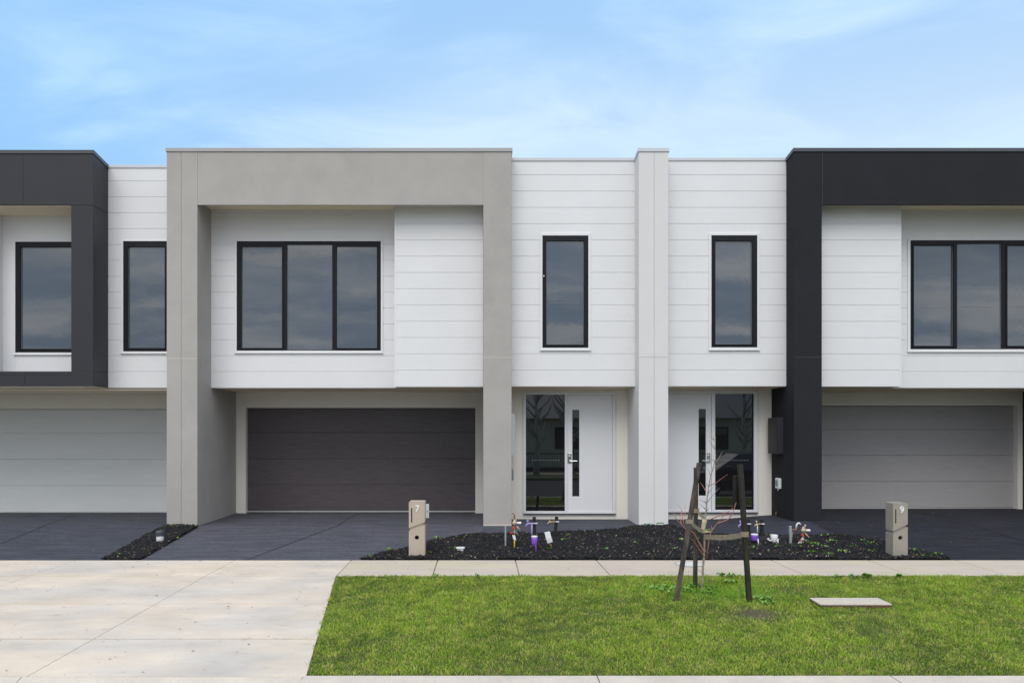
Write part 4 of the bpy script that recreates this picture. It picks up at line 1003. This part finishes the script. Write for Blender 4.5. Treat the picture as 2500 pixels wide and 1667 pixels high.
lo_br = [[(645,1690),(590,1610),(500,1480),(450,1425)],[(640,1660),(600,1560),(560,1490),(500,1370),(430,1320),(370,1300),(330,1250),(260,1180),(215,1085)],
         [(330,1250),(315,1150),(340,1090),(345,1050)],[(370,1300),(330,1060),(270,975)],[(300,1220),(255,1150)],[(375,1150),(380,990)],
         [(655,1680),(680,1470),(700,1370),(730,1320),(790,1235),(850,1160),(890,1080)],[(790,1240),(900,1200),(950,1165),(1000,1070),(1030,970)],[(700,1190),(780,1155),(850,1130),(930,1090),(990,1040)],
         [(950,1165),(985,1110),(995,1050)],[(730,1320),(715,1290),(710,1260)],[(880,1130),(930,1120),(965,1100)],[(850,1160),(880,1130),(905,1075)],[(560,1490),(520,1400),(495,1330)]]
rr_ = random.Random(5)
for i, br_ in enumerate(up_br+lo_br):
    dy0 = 0.0; dirn = rr_.uniform(-.25, .25); n = len(br_); low_ = i >= len(up_br)
    pts = [tr(*z3(*p_), dy=dirn*(k/(n-1)) if True else 0) for k, p_ in enumerate(br_)]
    # keep perspective position while moving in depth
    r0_ = .0082 if low_ and n > 4 else .0055 if low_ else .0048
    rs = [r0_*(1-.75*k/(n-1)) for k in range(n)]
    obj('branch', MB().tube(pts, rs, 6), M['twig'] if low_ or i in (6,8) else M['twigd'], tree, smooth=True)
def strap(pa, pb, hpx, label, sag=.02, wrapr=None, end=None):
    n = 12; m = MB(); a, b = pa, pb
    h_ = hpx*a.y/F
    vs = []
    for side in (0, .004):
        for k in range(n+1):
            t_ = k/n; p_ = a.lerp(b, t_); p_.z -= sag*math.sin(math.pi*t_)
            w_ = h_*(1+.06*math.sin(k*1.7))
            vs.append((p_.x, p_.y+side, p_.z-w_/2)); vs.append((p_.x, p_.y+side+.003*math.sin(k*2.3), p_.z+w_/2))
    m.v = vs; o_ = 2*(n+1)
    for k in range(n):
        i = 2*k; m.f.append((i, i+2, i+3, i+1)); m.f.append((o_+i, o_+i+1, o_+i+3, o_+i+2))
        m.f.append((i+1, i+3, o_+i+3, o_+i+1)); m.f.append((i, o_+i, o_+i+2, i+2))
    if end:                                        # loop round the stake
        c_, r_ = end; bx = len(m.v); q_ = 14
        for k in range(q_):
            an = 2*math.pi*k/q_
            for dz in (-h_/2, h_/2): m.v.append((c_.x+r_*math.cos(an), c_.y+r_*math.sin(an), c_.z+dz))
        for k in range(q_): i = bx+2*k; j = bx+2*((k+1)%q_); m.f.append((i, j, j+1, i+1))
    o = obj('hessian_tie', m, M['hess'], loc=tuple(a)); tag(o, label, 'tree tie', 'hessian ties holding the sapling'); return o
def on(s, py):                                     # point of a stake at photo row py
    a, b = s; lo, hi = 0.0, 1.0
    for _ in range(40):
        mid_ = (lo+hi)/2; p_ = a.lerp(b, mid_)
        if VY+(H-p_.z)*F/p_.y > py: lo = mid_
        else: hi = mid_
    return a.lerp(b, lo)
e1, e2, e3 = on(s1, 1272), on(s2, 1303), on(s3, 1246)
strap(e1+Vector((-.01,-.05,0)), tr(1716,1297,-.02), 11, 'brown hessian tie slanting from the front left stake down to the sapling', .01, end=(e1, .047))
strap(e3+Vector((.01,-.045,0)), tr(1720,1266,-.015), 10, 'short hessian tie from the back stake to the sapling', .006, end=(e3, .043))
strap(tr(1720,1309.5,-.02), e2+Vector((-.0,-.045,0)), 12, 'long hessian tie reaching across to the right stake', .02, end=(e2, .045))
wrp = MB().tube([tr(1713,1299,0), tr(1716.5,1290,-.005), tr(1719,1276,-.005), tr(1720.5,1268,0)], [.03,.025,.026,.034], 10).tube([tr(1713,1299,-.02), tr(1726,1298,-.02), tr(1738,1297.5,-.01)], [.012,.010,.006], 6)
tag(obj('trunk_wrap', wrp, M['hessl'], loc=tuple(tr(1717,1290)), smooth=True), 'cream hessian wrap bunched round the sapling trunk', 'tree wrap')

# ------------------------------------------------------------------ across the street (seen in the glass)
M['cfence'] = mat('dark_fence', (.03,.03,.032), .5)
M['obrick'] = mat('cream_render', (.62,.60,.45), .8, var=.05)
M['oroof'] = mat('roof_metal', (.12,.13,.14), .5)
M['otrunk'] = mat('pale_bark', (.50,.47,.43), .8, var=.3, vscale=6)
M['ofol'] = mat('foliage', (.05,.08,.03), .7, var=.4, vscale=4)
M['car'] = mat('car_paint', (.012,.014,.018), .12, coat=1.0)
M['tyre'] = mat('tyre', (.015,.015,.015), .8)
struct('far_verge', MB().box(-60, 60, -10.5, -4.61, -.5, -.36), M['outland'])
struct('far_footpath', MB().box(-60, 60, -9.2, -7.9, -.40, -.352), M['path'])
def ohouse(x0, x1, y0, label, m):
    t = empty('house', ((x0+x1)/2, y0, -.36), label, 'house', 'houses across the street')
    y1 = y0-9
    obj('wall', MB().box(x0, x1, y1, y0, -.36, 2.5), m, t)
    xm = (x0+x1)/2
    r = MB(); e = .5
    r.v = [(x0-e,y0+e,2.5),(x1+e,y0+e,2.5),(x1+e,y1-e,2.5),(x0-e,y1-e,2.5),(xm-2,(y0+y1)/2,4.5),(xm+2,(y0+y1)/2,4.5)]
    r.f = [(0,1,5,4),(1,2,5),(2,3,4,5),(3,0,4),(3,2,1,0)]
    obj('roof', r, M['oroof'], t)
    for a in (x0+1.2, x1-3.2):
        wn = obj('window', MB().box(a, a+2, y0-.02, y0+.04, .7, 2.0), M['frame'], t); obj('pane', MB().box(a+.08, a+1.92, y0+.041, y0+.05, .78, 1.92), M['glassd'], wn)
ohouse(-18, -6, -15, 'cream house with dark hip roof across the street, left one', M['obrick'])
ohouse(-3, 7.5, -16, 'cream house with dark hip roof across the street, middle one', M['obrick'])
ohouse(11, 23, -15, 'cream house with dark hip roof across the street, right one', M['obrick'])
ft = empty('fence', (0, -10.6, -.36), 'dark rail fence with thin pickets across the street', 'fence')
fm = MB(); fm.box(-25, 25, -10.62, -10.58, .55, .6); fm.box(-25, 25, -10.62, -10.58, -.2, -.15)
obj('rail', fm, M['cfence'], ft)
fm = MB(); k = -12.0
while k < 16: fm.box(k-.01, k+.01, -10.61, -10.59, -.36, .72); k += .14
obj('pickets', fm, M['cfence'], ft)
def otree(x, y, h_, seed, label):
    r = random.Random(seed); t = empty('street_tree', (x, y, -.36), label, 'tree', 'trees across the street')
    m = MB(); m.tube([(x,y,-.4),(x+.05,y,h_*.4),(x-.1,y+.1,h_)], [.16,.11,.02], 8)
    for k in range(22):
        z = h_*(.22+.033*k); a = r.uniform(0, 6.28); ln = h_*.3
        m.tube([(x,y,z),(x+math.cos(a)*ln*.5,y+math.sin(a)*ln*.5,z+ln*.5),(x+math.cos(a)*ln*.7,y+math.sin(a)*ln*.7,z+ln)], [.05,.03,.008], 5)
    obj('trunk', m, M['otrunk'], t, smooth=True)
otree(2.6, -7.0, 4.0, 1, 'pale trunked street tree across the road, left one'); otree(4.1, -7.3, 4.3, 2, 'pale trunked street tree across the road, middle one'); otree(12.5, -7.2, 4.0, 4, 'pale trunked street tree across the road, right one')
# parked car at the near kerb, out of frame to the right
def car(x0, yc, zr):
    t = empty('parked_car', (x0+2.2, yc, zr), 'dark hatchback parked at the near kerb to the right of the camera', 'car')
    L_ = 4.3; W_ = .88
    low = [(0,.35),(.05,.62),(.35,.80),(1.15,.90),(3.95,.95),(4.25,.85),(4.3,.4),(4.15,.25),(3.85,.25),(3.75,.55),(3.45,.66),(3.15,.55),(3.05,.25),(1.3,.22),(1.2,.55),(.9,.66),(.6,.55),(.5,.25),(.1,.25)]
    b = MB(); n = len(low)
    secs = [(-W_,.95),(-W_*.93,1.0),(W_*.93,1.0),(W_,.95)]
    for yv, sc in secs:
        for x, z in low: b.v.append((x0+2.15+(x-2.15)*sc, yc+yv, zr+z))
    for s_ in range(3):
        for k in range(n): j = (k+1)%n; b.f.append((s_*n+k, s_*n+j, (s_+1)*n+j, (s_+1)*n+k))
    b.f.append(tuple(range(n))); b.f.append(tuple(3*n+k for k in reversed(range(n))))
    obj('body', b, M['car'], t)
    gh = [(1.05,.89),(1.85,1.42),(3.3,1.46),(4.0,.94)]
    b = MB()
    for sgn, ins in ((-1,.06),(1,.06)):
        for x, z in gh: b.v.append((x0+x, yc+sgn*(W_-(.05 if z < 1 else .22)), zr+z))
    b.f = [(0,1,2,3),(7,6,5,4),(0,4,5,1),(1,5,6,2),(2,6,7,3),(3,7,4,0)]
    obj('cabin', b, M['car'], t)
    for sgn in (-1, 1):
        g_ = MB(); pts = []
        for x, z in [(1.3,.96),(1.92,1.36),(2.45,1.38),(2.45,.97)]: pts.append((x0+x, yc+sgn*(W_-.05-.17*(z-.9)/.52+.006), zr+z))
        g_.quad(*pts); pts = []
        for x, z in [(2.52,.97),(2.52,1.38),(3.2,1.39),(3.75,.98)]: pts.append((x0+x, yc+sgn*(W_-.05-.17*(z-.9)/.52+.006), zr+z))
        g_.quad(*pts); obj('window', g_, M['glassd'], t)
        obj('mirror', MB().box(x0+1.35, x0+1.5, yc+sgn*(W_), yc+sgn*(W_+.16), zr+.92, zr+1.05), M['car'], t, bevel=.03)
        for wx_ in (.9, 3.45):
            w_ = obj('wheel', MB().lathe((x0+wx_, yc+sgn*.78-.1, zr+.32), [(.2,0),(.32,.02),(.32,.18),(.2,.2)], 24, 'y'), M['tyre'], t)
            obj('rim', MB().lathe((x0+wx_, yc+sgn*.78+(.101 if sgn > 0 else -.113), zr+.32), [(.19,0),(.19,.012)], 20, 'y'), M['alu'], w_)
car(6.6, 4.0, -.455)
